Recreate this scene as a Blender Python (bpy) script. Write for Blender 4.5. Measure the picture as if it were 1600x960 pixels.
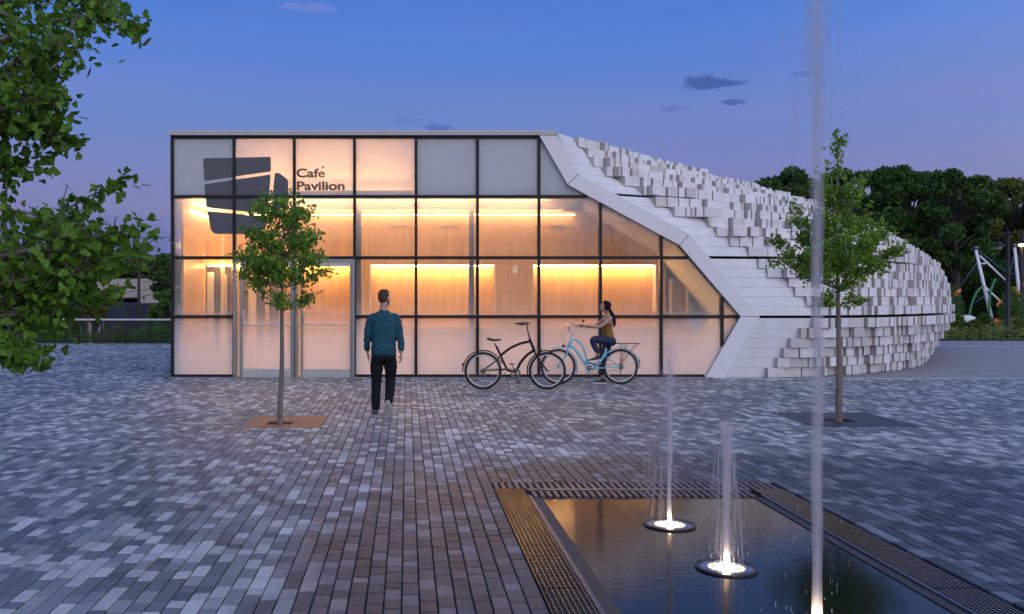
import bpy, bmesh, math, random
import numpy as np
from mathutils import Vector, Matrix, noise as mnoise
PI = math.pi
for o in list(bpy.data.objects): bpy.data.objects.remove(o)
sc = bpy.context.scene
COL = sc.collection
rnd = random.Random(7)

# ------------------------------------------------------------------ camera
cam = bpy.data.cameras.new('camera'); camo = bpy.data.objects.new('camera', cam); COL.objects.link(camo)
F, EYE, X0, Y0 = 1450.0, 1.7, 636.0, 465.0          # focal length in photo pixels, eye height, principal point
camo.location = (0, 0, EYE); camo.rotation_euler = (PI/2, 0, 0)
cam.sensor_width = 36; cam.lens = F/1600*36
cam.shift_x = (800-X0)/1600; cam.shift_y = -(480-Y0)/1600
cam.clip_start = 0.1; cam.clip_end = 2000
sc.camera = camo
sc.cycles.use_denoising = True
try: sc.cycles.denoiser = 'OPENIMAGEDENOISE'
except Exception: pass
sc.cycles.max_bounces = 8; sc.cycles.diffuse_bounces = 3; sc.cycles.glossy_bounces = 3
sc.cycles.transmission_bounces = 4; sc.cycles.transparent_max_bounces = 24
sc.cycles.sample_clamp_indirect = 6.0
sc.cycles.caustics_reflective = False; sc.cycles.caustics_refractive = False
sc.view_settings.view_transform = 'Standard'; sc.view_settings.look = 'None'
sc.view_settings.exposure = 0.0; sc.view_settings.gamma = 1.0

# ------------------------------------------------------------------ sky (dusk, sun just set behind the camera)
world = bpy.data.worlds.new('World'); sc.world = world; world.use_nodes = True
SUN_ELEV, SUN_AZ = math.radians(4.0), math.radians(180-25)
def srgb(r, g, b):
    f = lambda c: (c/255/12.92) if c/255 <= .04045 else ((c/255+.055)/1.055)**2.4
    return (f(r), f(g), f(b), 1)
nt = world.node_tree; N = nt.nodes; L = nt.links; N.clear()
wo = N.new('ShaderNodeOutputWorld'); bg = N.new('ShaderNodeBackground'); L.new(bg.outputs[0], wo.inputs[0])
tc = N.new('ShaderNodeTexCoord'); nrm = N.new('ShaderNodeVectorMath'); nrm.operation = 'NORMALIZE'
L.new(tc.outputs['Generated'], nrm.inputs[0])
sp = N.new('ShaderNodeSeparateXYZ'); L.new(nrm.outputs[0], sp.inputs[0])
ramp = N.new('ShaderNodeValToRGB'); L.new(sp.outputs['Z'], ramp.inputs[0])
stops = [(0.0, (66, 88, 146)), (.045, (76, 98, 162)), (.07, (95, 108, 168)), (.09, (122, 120, 172)), (.14, (112, 125, 184)), (.19, (102, 126, 194)),
         (.25, (84, 124, 206)), (.32, (72, 116, 204)), (.6, (72, 110, 190)), (1.0, (80, 110, 180))]
e = ramp.color_ramp.elements
while len(e) < len(stops): e.new(.5)
for el, (p, c) in zip(e, stops): el.position = p; el.color = srgb(*c)
# brighter afterglow towards the set sun behind the camera
sky = N.new('ShaderNodeTexSky'); sky.sky_type = 'NISHITA'; sky.sun_disc = False
sky.sun_elevation = SUN_ELEV; sky.sun_rotation = SUN_AZ; sky.altitude = 100; sky.dust_density = 1.5; sky.ozone_density = 3
skm = N.new('ShaderNodeVectorMath'); skm.operation = 'SCALE'; L.new(sky.outputs[0], skm.inputs[0]); skm.inputs['Scale'].default_value = 0.018
gdot = N.new('ShaderNodeVectorMath'); gdot.operation = 'DOT_PRODUCT'; L.new(nrm.outputs[0], gdot.inputs[0]); gdot.inputs[1].default_value = (-.42, .907, 0)
mr = N.new('ShaderNodeMapRange'); mr.interpolation_type = 'SMOOTHSTEP'; L.new(gdot.outputs['Value'], mr.inputs[0])
mr.inputs[1].default_value = 0.75; mr.inputs[2].default_value = -0.9; mr.inputs[3].default_value = 0; mr.inputs[4].default_value = 1
gl = N.new('ShaderNodeMix'); gl.data_type = 'RGBA'; L.new(mr.outputs[0], gl.inputs[0])
gl.inputs[6].default_value = (0, 0, 0, 1); gl.inputs[7].default_value = (.74, .71, .68, 1)
ad = N.new('ShaderNodeVectorMath'); ad.operation = 'ADD'; L.new(ramp.outputs[0], ad.inputs[0]); L.new(gl.outputs[2], ad.inputs[1])
ad2 = N.new('ShaderNodeVectorMath'); ad2.operation = 'ADD'; L.new(ad.outputs[0], ad2.inputs[0]); L.new(skm.outputs[0], ad2.inputs[1])
# thin lavender haze streaks low in the sky
hz = N.new('ShaderNodeTexNoise'); hz.inputs['Scale'].default_value = 2.2; hz.inputs['Detail'].default_value = 5
hv = N.new('ShaderNodeVectorMath'); hv.operation = 'MULTIPLY'; hv.inputs[1].default_value = (1, 1, 9); L.new(nrm.outputs[0], hv.inputs[0]); L.new(hv.outputs[0], hz.inputs['Vector'])
h1 = N.new('ShaderNodeMapRange'); L.new(hz.outputs[0], h1.inputs[0]); h1.inputs[1].default_value = .42; h1.inputs[2].default_value = .75; h1.inputs[4].default_value = .5
h2 = N.new('ShaderNodeMapRange'); L.new(sp.outputs['Z'], h2.inputs[0]); h2.inputs[1].default_value = .34; h2.inputs[2].default_value = .08
h3 = N.new('ShaderNodeMath'); h3.operation = 'MULTIPLY'; L.new(h1.outputs[0], h3.inputs[0]); L.new(h2.outputs[0], h3.inputs[1])
hm = N.new('ShaderNodeMix'); hm.data_type = 'RGBA'; L.new(h3.outputs[0], hm.inputs[0]); L.new(ad2.outputs[0], hm.inputs[6]); hm.inputs[7].default_value = srgb(146, 134, 196)
# small dusk clouds, as directions in the sky
def cloud(src, px, py, wx, wy, colr, amt, seed):
    d = Vector(((px-X0)/F, 1, -(py-Y0)/F)).normalized()
    up = Vector((0, 0, 1)); rt = d.cross(up).normalized(); up = rt.cross(d)
    vals = []
    for ax, w in ((rt, wx/F), (up, wy/F)):
        dt = N.new('ShaderNodeVectorMath'); dt.operation = 'DOT_PRODUCT'; L.new(nrm.outputs[0], dt.inputs[0]); dt.inputs[1].default_value = ax
        m = N.new('ShaderNodeMath'); m.operation = 'DIVIDE'; L.new(dt.outputs['Value'], m.inputs[0]); m.inputs[1].default_value = w
        q = N.new('ShaderNodeMath'); q.operation = 'POWER'; q.inputs[1].default_value = 2
        ab = N.new('ShaderNodeMath'); ab.operation = 'ABSOLUTE'; L.new(m.outputs[0], ab.inputs[0]); L.new(ab.outputs[0], q.inputs[0])
        vals.append(q)
    s = N.new('ShaderNodeMath'); s.operation = 'ADD'; L.new(vals[0].outputs[0], s.inputs[0]); L.new(vals[1].outputs[0], s.inputs[1])
    nz = N.new('ShaderNodeTexNoise'); nz.inputs['Scale'].default_value = 70; nz.inputs['Detail'].default_value = 5
    ofs = N.new('ShaderNodeVectorMath'); ofs.operation = 'MULTIPLY_ADD'; L.new(nrm.outputs[0], ofs.inputs[0]); ofs.inputs[1].default_value = (1, 1, 2.2); ofs.inputs[2].default_value = (seed, 0, 0)
    L.new(ofs.outputs[0], nz.inputs['Vector'])
    t = N.new('ShaderNodeMath'); t.operation = 'MULTIPLY_ADD'; L.new(nz.outputs[0], t.inputs[0]); t.inputs[1].default_value = 3.2; t.inputs[2].default_value = -1.6
    u = N.new('ShaderNodeMath'); u.operation = 'ADD'; L.new(s.outputs[0], u.inputs[0]); L.new(t.outputs[0], u.inputs[1])
    r = N.new('ShaderNodeMapRange'); r.interpolation_type = 'SMOOTHSTEP'; L.new(u.outputs[0], r.inputs[0])
    r.inputs[1].default_value = 1.3; r.inputs[2].default_value = .1; r.inputs[3].default_value = 0; r.inputs[4].default_value = amt
    front = N.new('ShaderNodeMath'); front.operation = 'GREATER_THAN'; L.new(sp.outputs['Y'], front.inputs[0]); front.inputs[1].default_value = .2
    mm = N.new('ShaderNodeMath'); mm.operation = 'MULTIPLY'; L.new(r.outputs[0], mm.inputs[0]); L.new(front.outputs[0], mm.inputs[1])
    mx = N.new('ShaderNodeMix'); mx.data_type = 'RGBA'; L.new(mm.outputs[0], mx.inputs[0]); L.new(src, mx.inputs[6]); mx.inputs[7].default_value = colr
    return mx.outputs[2]
out = hm.outputs[2]
for c in [(1096, 129, 32, 13, srgb(70, 92, 158), .85, 1), (1140, 131, 30, 6, srgb(66, 90, 165), .8, 6), (1145, 160, 18, 5, srgb(76, 97, 170), .8, 2),
          (1052, 170, 20, 5, srgb(90, 108, 180), .6, 3), (1250, 116, 22, 4, srgb(78, 104, 180), .6, 4), (684, 200, 20, 6, srgb(84, 105, 180), .7, 5),
          (640, 188, 30, 4, srgb(96, 116, 192), .5, 8), (480, 12, 45, 7, srgb(128, 138, 205), .5, 7)]:
    out = cloud(out, *c)
L.new(out, bg.inputs[0]); bg.inputs[1].default_value = 1.0

sun = bpy.data.lights.new('sun', 'SUN'); sun.energy = 0.35; sun.angle = math.radians(35); sun.color = (1, .86, .8)
suno = bpy.data.objects.new('sun', sun); COL.objects.link(suno)
sd = Vector((math.sin(SUN_AZ)*math.cos(SUN_ELEV+.3), math.cos(SUN_AZ)*math.cos(SUN_ELEV+.3), math.sin(SUN_ELEV+.3)))
suno.rotation_euler = sd.to_track_quat('Z', 'Y').to_euler()

# ------------------------------------------------------------------ materials
MATS = {}
def mat(name, col=(.5, .5, .5), rough=.6, metal=0, var=0.0, scale=8, bump=0.0, bscale=40, spec=.5, coat=0, emis=None, estr=0, aniso=None, attr=None, wet=False, trans=0):
    if name in MATS: return MATS[name]
    m = bpy.data.materials.new(name); m.use_nodes = True; MATS[name] = m
    nt = m.node_tree; N = nt.nodes; L = nt.links; b = N['Principled BSDF']
    b.inputs['Roughness'].default_value = rough; b.inputs['Metallic'].default_value = metal
    b.inputs['Specular IOR Level'].default_value = spec; b.inputs['Coat Weight'].default_value = coat
    col = tuple(col)[:3] + (1,)
    b.inputs['Base Color'].default_value = col
    csrc = None
    geo = N.new('ShaderNodeNewGeometry')
    vec = geo.outputs['Position']
    if aniso:
        mp = N.new('ShaderNodeVectorMath'); mp.operation = 'MULTIPLY'; L.new(vec, mp.inputs[0]); mp.inputs[1].default_value = aniso; vec = mp.outputs[0]
    if attr:
        at = N.new('ShaderNodeAttribute'); at.attribute_name = attr; csrc = at.outputs['Color']
    if var:
        nz = N.new('ShaderNodeTexNoise'); nz.inputs['Scale'].default_value = scale; nz.inputs['Detail'].default_value = 5; L.new(vec, nz.inputs['Vector'])
        r = N.new('ShaderNodeMapRange'); L.new(nz.outputs[0], r.inputs[0]); r.inputs[1].default_value = .25; r.inputs[2].default_value = .75
        r.inputs[3].default_value = 1-var; r.inputs[4].default_value = 1+var
        mx = N.new('ShaderNodeVectorMath'); mx.operation = 'SCALE'; L.new(r.outputs[0], mx.inputs['Scale'])
        if csrc: L.new(csrc, mx.inputs[0])
        else: mx.inputs[0].default_value = col[:3]
        csrc = mx.outputs[0]
        rr = N.new('ShaderNodeMapRange'); L.new(nz.outputs[0], rr.inputs[0]); rr.inputs[3].default_value = rough*.85; rr.inputs[4].default_value = min(1, rough*1.15)
        L.new(rr.outputs[0], b.inputs['Roughness'])
    if csrc: L.new(csrc, b.inputs['Base Color'])
    if bump:
        bn = N.new('ShaderNodeTexNoise'); bn.inputs['Scale'].default_value = bscale; bn.inputs['Detail'].default_value = 4; L.new(vec, bn.inputs['Vector'])
        bp = N.new('ShaderNodeBump'); bp.inputs['Strength'].default_value = bump; bp.inputs['Distance'].default_value = .01
        L.new(bn.outputs[0], bp.inputs['Height']); L.new(bp.outputs[0], b.inputs['Normal'])
    if emis:
        b.inputs['Emission Color'].default_value = tuple(emis)+(1,); b.inputs['Emission Strength'].default_value = estr
    return m

def nodes(m):
    return m.node_tree, m.node_tree.nodes, m.node_tree.links, m.node_tree.nodes['Principled BSDF']

def glass_mat():
    """Clear glazing carrying a printed white frit that fades with height: dense at the foot, clear at eye level, dense again above."""
    m = bpy.data.materials.new('fritted_glass'); m.use_nodes = True
    nt = m.node_tree; N = nt.nodes; L = nt.links; N.clear()
    o = N.new('ShaderNodeOutputMaterial'); g = N.new('ShaderNodeNewGeometry'); s = N.new('ShaderNodeSeparateXYZ'); L.new(g.outputs['Position'], s.inputs[0])
    zz = N.new('ShaderNodeMapRange'); L.new(s.outputs['Z'], zz.inputs[0]); zz.inputs[1].default_value = 0; zz.inputs[2].default_value = 5.2
    r = N.new('ShaderNodeValToRGB'); L.new(zz.outputs[0], r.inputs[0])
    st = [(0, .97), (.5, .93), (.85, .80), (1.15, .52), (1.45, .19), (1.7, .11), (2.6, .10), (3.0, .17), (3.4, .36), (3.75, .58), (4.1, .80), (5.1, .90)]
    e = r.color_ramp.elements
    while len(e) < len(st): e.new(.5)
    for el, (z, v) in zip(e, st): el.position = z/5.2; el.color = (v, v, v, 1)
    nz = N.new('ShaderNodeTexNoise'); nz.inputs['Scale'].default_value = 1.3; nz.inputs['Detail'].default_value = 3; L.new(g.outputs['Position'], nz.inputs[0])
    nm = N.new('ShaderNodeMath'); nm.operation = 'MULTIPLY_ADD'; L.new(nz.outputs[0], nm.inputs[0]); nm.inputs[1].default_value = .12; nm.inputs[2].default_value = -.06
    fa = N.new('ShaderNodeMath'); fa.operation = 'ADD'; fa.use_clamp = True; L.new(r.outputs[0], fa.inputs[0]); L.new(nm.outputs[0], fa.inputs[1])
    tr = N.new('ShaderNodeBsdfTransparent'); tr.inputs[0].default_value = (.93, .95, .94, 1)
    gs = N.new('ShaderNodeBsdfGlossy'); gs.inputs['Roughness'].default_value = .02; gs.inputs['Color'].default_value = (.9, .95, 1, 1)
    fr = N.new('ShaderNodeFresnel'); fr.inputs['IOR'].default_value = 1.48
    tl = N.new('ShaderNodeBsdfTranslucent'); tl.inputs[0].default_value = (.40, .345, .355, 1)
    df = N.new('ShaderNodeBsdfDiffuse'); df.inputs[0].default_value = (.47, .50, .52, 1)
    fm = N.new('ShaderNodeAddShader'); L.new(tl.outputs[0], fm.inputs[0]); L.new(df.outputs[0], fm.inputs[1])
    m1 = N.new('ShaderNodeMixShader'); L.new(fa.outputs[0], m1.inputs[0]); L.new(tr.outputs[0], m1.inputs[1]); L.new(fm.outputs[0], m1.inputs[2])
    m2 = N.new('ShaderNodeMixShader'); L.new(fr.outputs[0], m2.inputs[0]); L.new(m1.outputs[0], m2.inputs[1]); L.new(gs.outputs[0], m2.inputs[2])
    L.new(m2.outputs[0], o.inputs[0]); return m

def emit(name, col, s):
    m = bpy.data.materials.new(name); m.use_nodes = True
    nt = m.node_tree; N = nt.nodes; N.clear(); o = N.new('ShaderNodeOutputMaterial'); e = N.new('ShaderNodeEmission')
    e.inputs[0].default_value = tuple(col)+(1,); e.inputs[1].default_value = s; nt.links.new(e.outputs[0], o.inputs[0]); return m

# ------------------------------------------------------------------ mesh building
class MB:
    def __init__(s): s.v = []; s.f = []; s.c = None
    def add(s, vs, fs):
        k = len(s.v); s.v += [tuple(p) for p in vs]; s.f += [tuple(i+k for i in f) for f in fs]; return s
    def box(s, a, b, M=None):
        (x0, y0, z0), (x1, y1, z1) = a, b
        vs = [(x, y, z) for z in (z0, z1) for x, y in ((x0, y0), (x1, y0), (x1, y1), (x0, y1))]
        if M is not None: vs = [M @ Vector(p) for p in vs]
        return s.add(vs, [(3, 2, 1, 0), (4, 5, 6, 7), (0, 1, 5, 4), (1, 2, 6, 5), (2, 3, 7, 6), (3, 0, 4, 7)])
    def cbox(s, c, d, M=None):
        return s.box([c[i]-d[i]/2 for i in range(3)], [c[i]+d[i]/2 for i in range(3)], M)
    def tube(s, pts, r, n=8, cap=True, flat=1.0):
        pts = [Vector(p) for p in pts]; m = len(pts)
        rs = r if isinstance(r, (list, tuple)) else [r]*m
        k = len(s.v); prev = None
        for i, p in enumerate(pts):
            t = (pts[min(i+1, m-1)]-pts[max(i-1, 0)])
            t = t.normalized() if t.length > 1e-9 else Vector((0, 0, 1))
            if prev is None:
                a = Vector((0, 0, 1)) if abs(t.z) < .9 else Vector((1, 0, 0))
                u = (a - t*a.dot(t)).normalized()
            else:
                u = prev - t*prev.dot(t); u = u.normalized() if u.length > 1e-6 else t.orthogonal().normalized()
            prev = u; w = t.cross(u)
            for j in range(n):
                an = 2*PI*j/n; q = p + u*(math.cos(an)*rs[i]) + w*(math.sin(an)*rs[i]*flat); s.v.append(tuple(q))
        for i in range(m-1):
            for j in range(n):
                a = k+i*n+j; b = k+i*n+(j+1) % n; s.f.append((a, b, b+n, a+n))
        if cap:
            s.f.append(tuple(k+j for j in reversed(range(n)))); s.f.append(tuple(k+(m-1)*n+j for j in range(n)))
        return s
    def prism(s, poly, d, off=(0, 0, 0)):
        """poly: 3-D polygon, extruded by vector d"""
        n = len(poly); P = [Vector(p)+Vector(off) for p in poly]; D = Vector(d)
        k = len(s.v); s.v += [tuple(p) for p in P] + [tuple(p+D) for p in P]
        s.f.append(tuple(k+i for i in range(n))); s.f.append(tuple(k+n+i for i in reversed(range(n))))
        for i in range(n): j = (i+1) % n; s.f.append((k+j, k+i, k+n+i, k+n+j))
        return s
    def lathe(s, prof, c=(0, 0, 0), n=24, M=None):
        k = len(s.v); m = len(prof)
        for r, z in prof:
            for j in range(n):
                a = 2*PI*j/n; p = Vector((r*math.cos(a), r*math.sin(a), z))
                if M is not None: p = M @ p
                s.v.append(tuple(p+Vector(c)))
        for i in range(m-1):
            for j in range(n):
                a = k+i*n+j; b = k+i*n+(j+1) % n; s.f.append((a, b, b+n, a+n))
        return s
    def ell(s, c, r, n=10, m=7, M=None):
        prof = [(math.sin(PI*i/m), -math.cos(PI*i/m)) for i in range(m+1)]
        k = len(s.v)
        for rr, z in prof:
            for j in range(n):
                a = 2*PI*j/n; p = Vector((rr*math.cos(a)*r[0], rr*math.sin(a)*r[1], z*r[2]))
                if M is not None: p = M @ p
                s.v.append(tuple(p+Vector(c)))
        for i in range(m):
            for j in range(n):
                a = k+i*n+j; b = k+i*n+(j+1) % n; s.f.append((a, b, b+n, a+n))
        return s
    def loft(s, rings, cap=True):
        """rings: lists of points, equal counts"""
        k = len(s.v); n = len(rings[0])
        for r in rings: s.v += [tuple(p) for p in r]
        for i in range(len(rings)-1):
            for j in range(n):
                a = k+i*n+j; b = k+i*n+(j+1) % n; s.f.append((a, b, b+n, a+n))
        if cap:
            s.f.append(tuple(k+j for j in reversed(range(n)))); s.f.append(tuple(k+(len(rings)-1)*n+j for j in range(n)))
        return s
    def build(s, name, m, parent=None, smooth=False, origin=None):
        org = Vector(origin) if origin is not None else (parent_world(parent) if parent else Vector((0, 0, 0)))
        me = bpy.data.meshes.new(name); me.from_pydata([tuple(Vector(p)-org) for p in s.v], [], s.f); me.update()
        if m is not None: me.materials.append(m)
        if smooth: me.polygons.foreach_set('use_smooth', [True]*len(me.polygons))
        o = bpy.data.objects.new(name, me); COL.objects.link(o)
        if parent: o.parent = parent
        else: o.location = org
        return o
def parent_world(p):
    v = Vector((0, 0, 0))
    while p is not None: v = v + p.location; p = p.parent
    return v
def thing(name, label, cat, loc=(0, 0, 0), group=None):
    o = bpy.data.objects.new(name, None); COL.objects.link(o); o.location = loc; o.empty_display_size = .1
    o['label'] = label; o['category'] = cat
    if group: o['group'] = group
    return o
def tag(o, label=None, cat=None, group=None, kind=None):
    if label: o['label'] = label
    if cat: o['category'] = cat
    if group: o['group'] = group
    if kind: o['kind'] = kind
    return o
def sub(name, parent):          # an Empty part that only gathers sub-parts
    o = bpy.data.objects.new(name, None); COL.objects.link(o); o.parent = parent; o.empty_display_size = .1; return o
def merge_bevel(o, w, seg=2):
    bm = bmesh.new(); bm.from_mesh(o.data); bmesh.ops.bevel(bm, geom=bm.edges[:], offset=w, segments=seg, affect='EDGES', profile=.6)
    bm.to_mesh(o.data); bm.free(); return o
def P(px, py, Y):               # a photo pixel at depth Y as a point in the place
    return Vector(((px-X0)*Y/F, Y, EYE-(py-Y0)*Y/F))
def catmull(pts, n):
    pts = [Vector(p) for p in pts]; out = []
    for i in range(len(pts)-1):
        p0 = pts[max(i-1, 0)]; p1 = pts[i]; p2 = pts[i+1]; p3 = pts[min(i+2, len(pts)-1)]
        for k in range(n):
            t = k/n
            out.append(.5*((2*p1)+(-p0+p2)*t+(2*p0-5*p1+4*p2-p3)*t*t+(-p0+3*p1-3*p2+p3)*t**3))
    out.append(pts[-1]); return out
def clip_poly(poly, x0, x1, z0, z1):
    for ax, lim, sg in ((0, x0, 1), (0, x1, -1), (1, z0, 1), (1, z1, -1)):
        out = []
        for i in range(len(poly)):
            a, b = poly[i], poly[(i+1) % len(poly)]
            da, db = (a[ax]-lim)*sg, (b[ax]-lim)*sg
            if da >= 0: out.append(a)
            if (da >= 0) != (db >= 0):
                t = da/(da-db); out.append((a[0]+(b[0]-a[0])*t, a[1]+(b[1]-a[1])*t))
        poly = out
        if len(poly) < 3: return []
    return poly
# ================================================================== THE SETTING: ground
def ground_h(x, y):
    k = max(0, min(1, (y-36)/8))*max(0, min(1, (-x-1)/6))
    return -.06 - 2.6*k*k*(3-2*k)
g = MB(); nx, ny = 60, 60
xs = [math.copysign(abs(t)**2.2, t)*700 for t in np.linspace(-1, 1, nx+1)]; ys = [-60+1060*t**2.2 for t in np.linspace(0, 1, ny+1)]
for y in ys:
    for x in xs: g.v.append((x, y, ground_h(x, y)))
for j in range(ny):
    for i in range(nx): a = j*(nx+1)+i; g.f.append((a, a+1, a+nx+2, a+nx+1))
tag(g.build('ground', mat('earth', (.055, .06, .045), .95, var=.35, scale=.6, bump=.3, bscale=6)), kind='structure')

# fountain, tree pit and building footprints cut out of the paving
POOL = (.77, 3.33, 2.6, 8.53)
PIT1 = (-2.13, -1.13, 12.1, 13.3)       # tree pit with the rust-brown cover
PIT2 = (5.37, 6.77, 12.2, 13.7)
FY = 19.7
def blocked(x0, x1, y0, y1):
    if x1 > POOL[0]+.001 and x0 < POOL[1]-.001 and y1 > POOL[2] and y0 < POOL[3]-.001: return True
    for p in (PIT1, PIT2):
        if x1 > p[0]+.001 and x0 < p[1]-.001 and y1 > p[2]+.001 and y0 < p[3]-.001: return True
    if y1 > FY-.06 and x1 > -5.07: return True
    return False
# colours of the concrete pavers
PC = [(.115, .132, .155), (.15, .17, .195), (.21, .23, .25), (.34, .36, .38), (.41, .43, .445), (.085, .10, .122), (.12, .143, .175), (.185, .205, .235)]
def paver_mat():
    m = mat('concrete_paver', rough=.56, spec=.34, attr='tone', var=.14, scale=30, bump=.25, bscale=160)
    nt, N, L, b = nodes(m)
    geo = N.new('ShaderNodeNewGeometry'); s = N.new('ShaderNodeSeparateXYZ'); L.new(geo.outputs['Position'], s.inputs[0])
    # the wet patch the fountain keeps: an irregular ellipse round the basin
    nz = N.new('ShaderNodeTexNoise'); nz.inputs['Scale'].default_value = .9; nz.inputs['Detail'].default_value = 4; L.new(geo.outputs['Position'], nz.inputs[0])
    def lin(inp, a, c):
        q = N.new('ShaderNodeMath'); q.operation = 'MULTIPLY_ADD'; L.new(inp, q.inputs[0]); q.inputs[1].default_value = 1/a; q.inputs[2].default_value = -c/a
        w = N.new('ShaderNodeMath'); w.operation = 'POWER'; ab = N.new('ShaderNodeMath'); ab.operation = 'ABSOLUTE'; L.new(q.outputs[0], ab.inputs[0]); L.new(ab.outputs[0], w.inputs[0]); w.inputs[1].default_value = 2.6; return w
    ax = lin(s.outputs['X'], 3.9, 3.2); ay = lin(s.outputs['Y'], 4.6, 5.6)
    ad = N.new('ShaderNodeMath'); ad.operation = 'ADD'; L.new(ax.outputs[0], ad.inputs[0]); L.new(ay.outputs[0], ad.inputs[1])
    nn = N.new('ShaderNodeMath'); nn.operation = 'MULTIPLY_ADD'; L.new(nz.outputs[0], nn.inputs[0]); nn.inputs[1].default_value = 1.2; nn.inputs[2].default_value = -.6
    a2 = N.new('ShaderNodeMath'); a2.operation = 'ADD'; L.new(ad.outputs[0], a2.inputs[0]); L.new(nn.outputs[0], a2.inputs[1])
    w = N.new('ShaderNodeMapRange'); w.interpolation_type = 'SMOOTHSTEP'; L.new(a2.outputs[0], w.inputs[0]); w.inputs[1].default_value = 1.15; w.inputs[2].default_value = .8; w.inputs[3].default_value = 0; w.inputs[4].default_value = 1
    src = b.inputs['Base Color'].links[0].from_socket
    mx = N.new('ShaderNodeMix'); mx.data_type = 'RGBA'; mx.blend_type = 'MULTIPLY'; L.new(src, mx.inputs[6]); mx.inputs[7].default_value = (.34, .37, .41, 1); L.new(w.outputs[0], mx.inputs[0])
    # broad uneven soiling and faint darker patches worn into the paving
    sn = N.new('ShaderNodeTexNoise'); sn.inputs['Scale'].default_value = .55; sn.inputs['Detail'].default_value = 7; sn.inputs['Roughness'].default_value = .65; L.new(geo.outputs['Position'], sn.inputs[0])
    sr = N.new('ShaderNodeMapRange'); L.new(sn.outputs[0], sr.inputs[0]); sr.inputs[1].default_value = .3; sr.inputs[2].default_value = .7; sr.inputs[3].default_value = .74; sr.inputs[4].default_value = 1.2
    sm = N.new('ShaderNodeVectorMath'); sm.operation = 'SCALE'; L.new(mx.outputs[2], sm.inputs[0]); L.new(sr.outputs[0], sm.inputs['Scale'])
    L.new(sm.outputs[0], b.inputs['Base Color'])
    rsrc = b.inputs['Roughness'].links[0].from_socket
    rm = N.new('ShaderNodeMix'); L.new(w.outputs[0], rm.inputs[0]); L.new(rsrc, rm.inputs[2]); rm.inputs[3].default_value = .46; L.new(rm.outputs[0], b.inputs['Roughness'])
    return m
PM = paver_mat()
JM = mat('joint_sand', (.012, .013, .016), .95, var=.3, scale=20)
paving = MB().box((-40, 2.0, -.055), (30, 19.64, -.022)).box((-40, 19.64, -.055), (-5.08, 34.4, -.022)).build('paving', JM)
tag(paving, kind='structure')
cells = []
W = .1
i0, i1 = int(-24/W), int(19/W)
for i in range(i0, i1):
    x0 = i*W+.07-.1; x1 = x0+W      # columns run from the camera to the facade
    y = 3.9 + rnd.random()*.2
    run = 0
    while y < 34.3:
        ln = rnd.choice((.2, .2, .2, .15, .15, .12, .2))
        xc = (x0+x1)/2; lo, hi = -(.5*y+4.5), .69*y+3.5
        y1 = y+ln
        # trim to the basin and pit edges
        for p in (POOL, PIT1, PIT2):
            if x1 > p[0]+.001 and x0 < p[1]-.001:
                if y < p[3] and y1 > p[3] and y > p[3]-ln+.0: y = p[3]+.002
                elif y < p[2]-.003 < y1: y1 = p[2]-.002
        y1 = max(y1, y+.01)
        if y1-y > .03 and lo < xc < hi and not blocked(x0, x1, y, y1) and (y < 20 or xc < -5.1):
            cells.append((x0, x1, y, y1))
        y = y1
cells = np.array(cells); n = len(cells)
rs = np.random.RandomState(3)
pc = np.array(PC)
tone = np.array([1.20, 1.22, 1.19])*pc[rs.choice(len(PC), n, p=[.15, .16, .15, .15, .09, .10, .11, .09])]*(rs.uniform(.88, 1.1, (n, 1)))
# some pavers beside the basin reddened: reflected warm light put into their colour
red = (cells[:, 0] > -.75) & (cells[:, 0] < .8) & (cells[:, 2] < 8.9) & (rs.rand(n) < .22)
tone[red] = tone[red].mean(1, keepdims=True)*np.array([1.10, .96, .95])
red2 = (cells[:, 0] > -.75) & (cells[:, 0] < 3) & (cells[:, 2] < 9.6) & ~red
tone[red2] = tone[red2].mean(1, keepdims=True)*np.array([.93, .96, 1.03])
c = cells
def paver_mesh(c, tone, name):
    n = len(c); g = .0042; gx = .0042; ch = .0035
    jx = rs.uniform(-.0008, .0008, n)
    X0_, X1_, Y0_, Y1_ = c[:, 0]+gx+jx, c[:, 1]-gx+jx, c[:, 2]+g, c[:, 3]-g
    h = rs.uniform(-.0012, .0012, n); tx = rs.uniform(-.0012, .0012, n); ty = rs.uniform(-.0015, .0015, n)
    V = np.zeros((n, 12, 3))
    for k, (sx, sy) in enumerate(((0, 0), (1, 0), (1, 1), (0, 1))):
        x = X0_ if sx == 0 else X1_; y = Y0_ if sy == 0 else Y1_
        z = h + tx*(2*sx-1)+ty*(2*sy-1)
        V[:, k] = np.stack([x+(ch if sx == 0 else -ch), y+(ch if sy == 0 else -ch), z], 1)
        V[:, 4+k] = np.stack([x, y, z-.003], 1); V[:, 8+k] = np.stack([x, y, np.full(n, -.024)], 1)
    Fs = [(0, 1, 2, 3)] + [(4+j, 4+(j+1) % 4, (j+1) % 4, j) for j in range(4)] + [(8+j, 8+(j+1) % 4, 4+(j+1) % 4, 4+j) for j in range(4)]
    Fs = np.array(Fs)
    faces = (Fs[None]+12*np.arange(n)[:, None, None]).reshape(-1, 4)
    me = bpy.data.meshes.new(name); me.vertices.add(n*12); me.vertices.foreach_set('co', V.reshape(-1))
    me.loops.add(len(faces)*4); me.loops.foreach_set('vertex_index', faces.reshape(-1))
    me.polygons.add(len(faces)); me.polygons.foreach_set('loop_start', np.arange(len(faces))*4); me.polygons.foreach_set('use_smooth', [False]*len(faces)); me.update(calc_edges=True)
    at = me.attributes.new('tone', 'FLOAT_COLOR', 'POINT')
    cc = np.ones((n, 12, 4)); cc[:, :, :3] = tone[:, None, :]; at.data.foreach_set('color', cc.reshape(-1))
    me.materials.append(PM); return me
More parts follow.
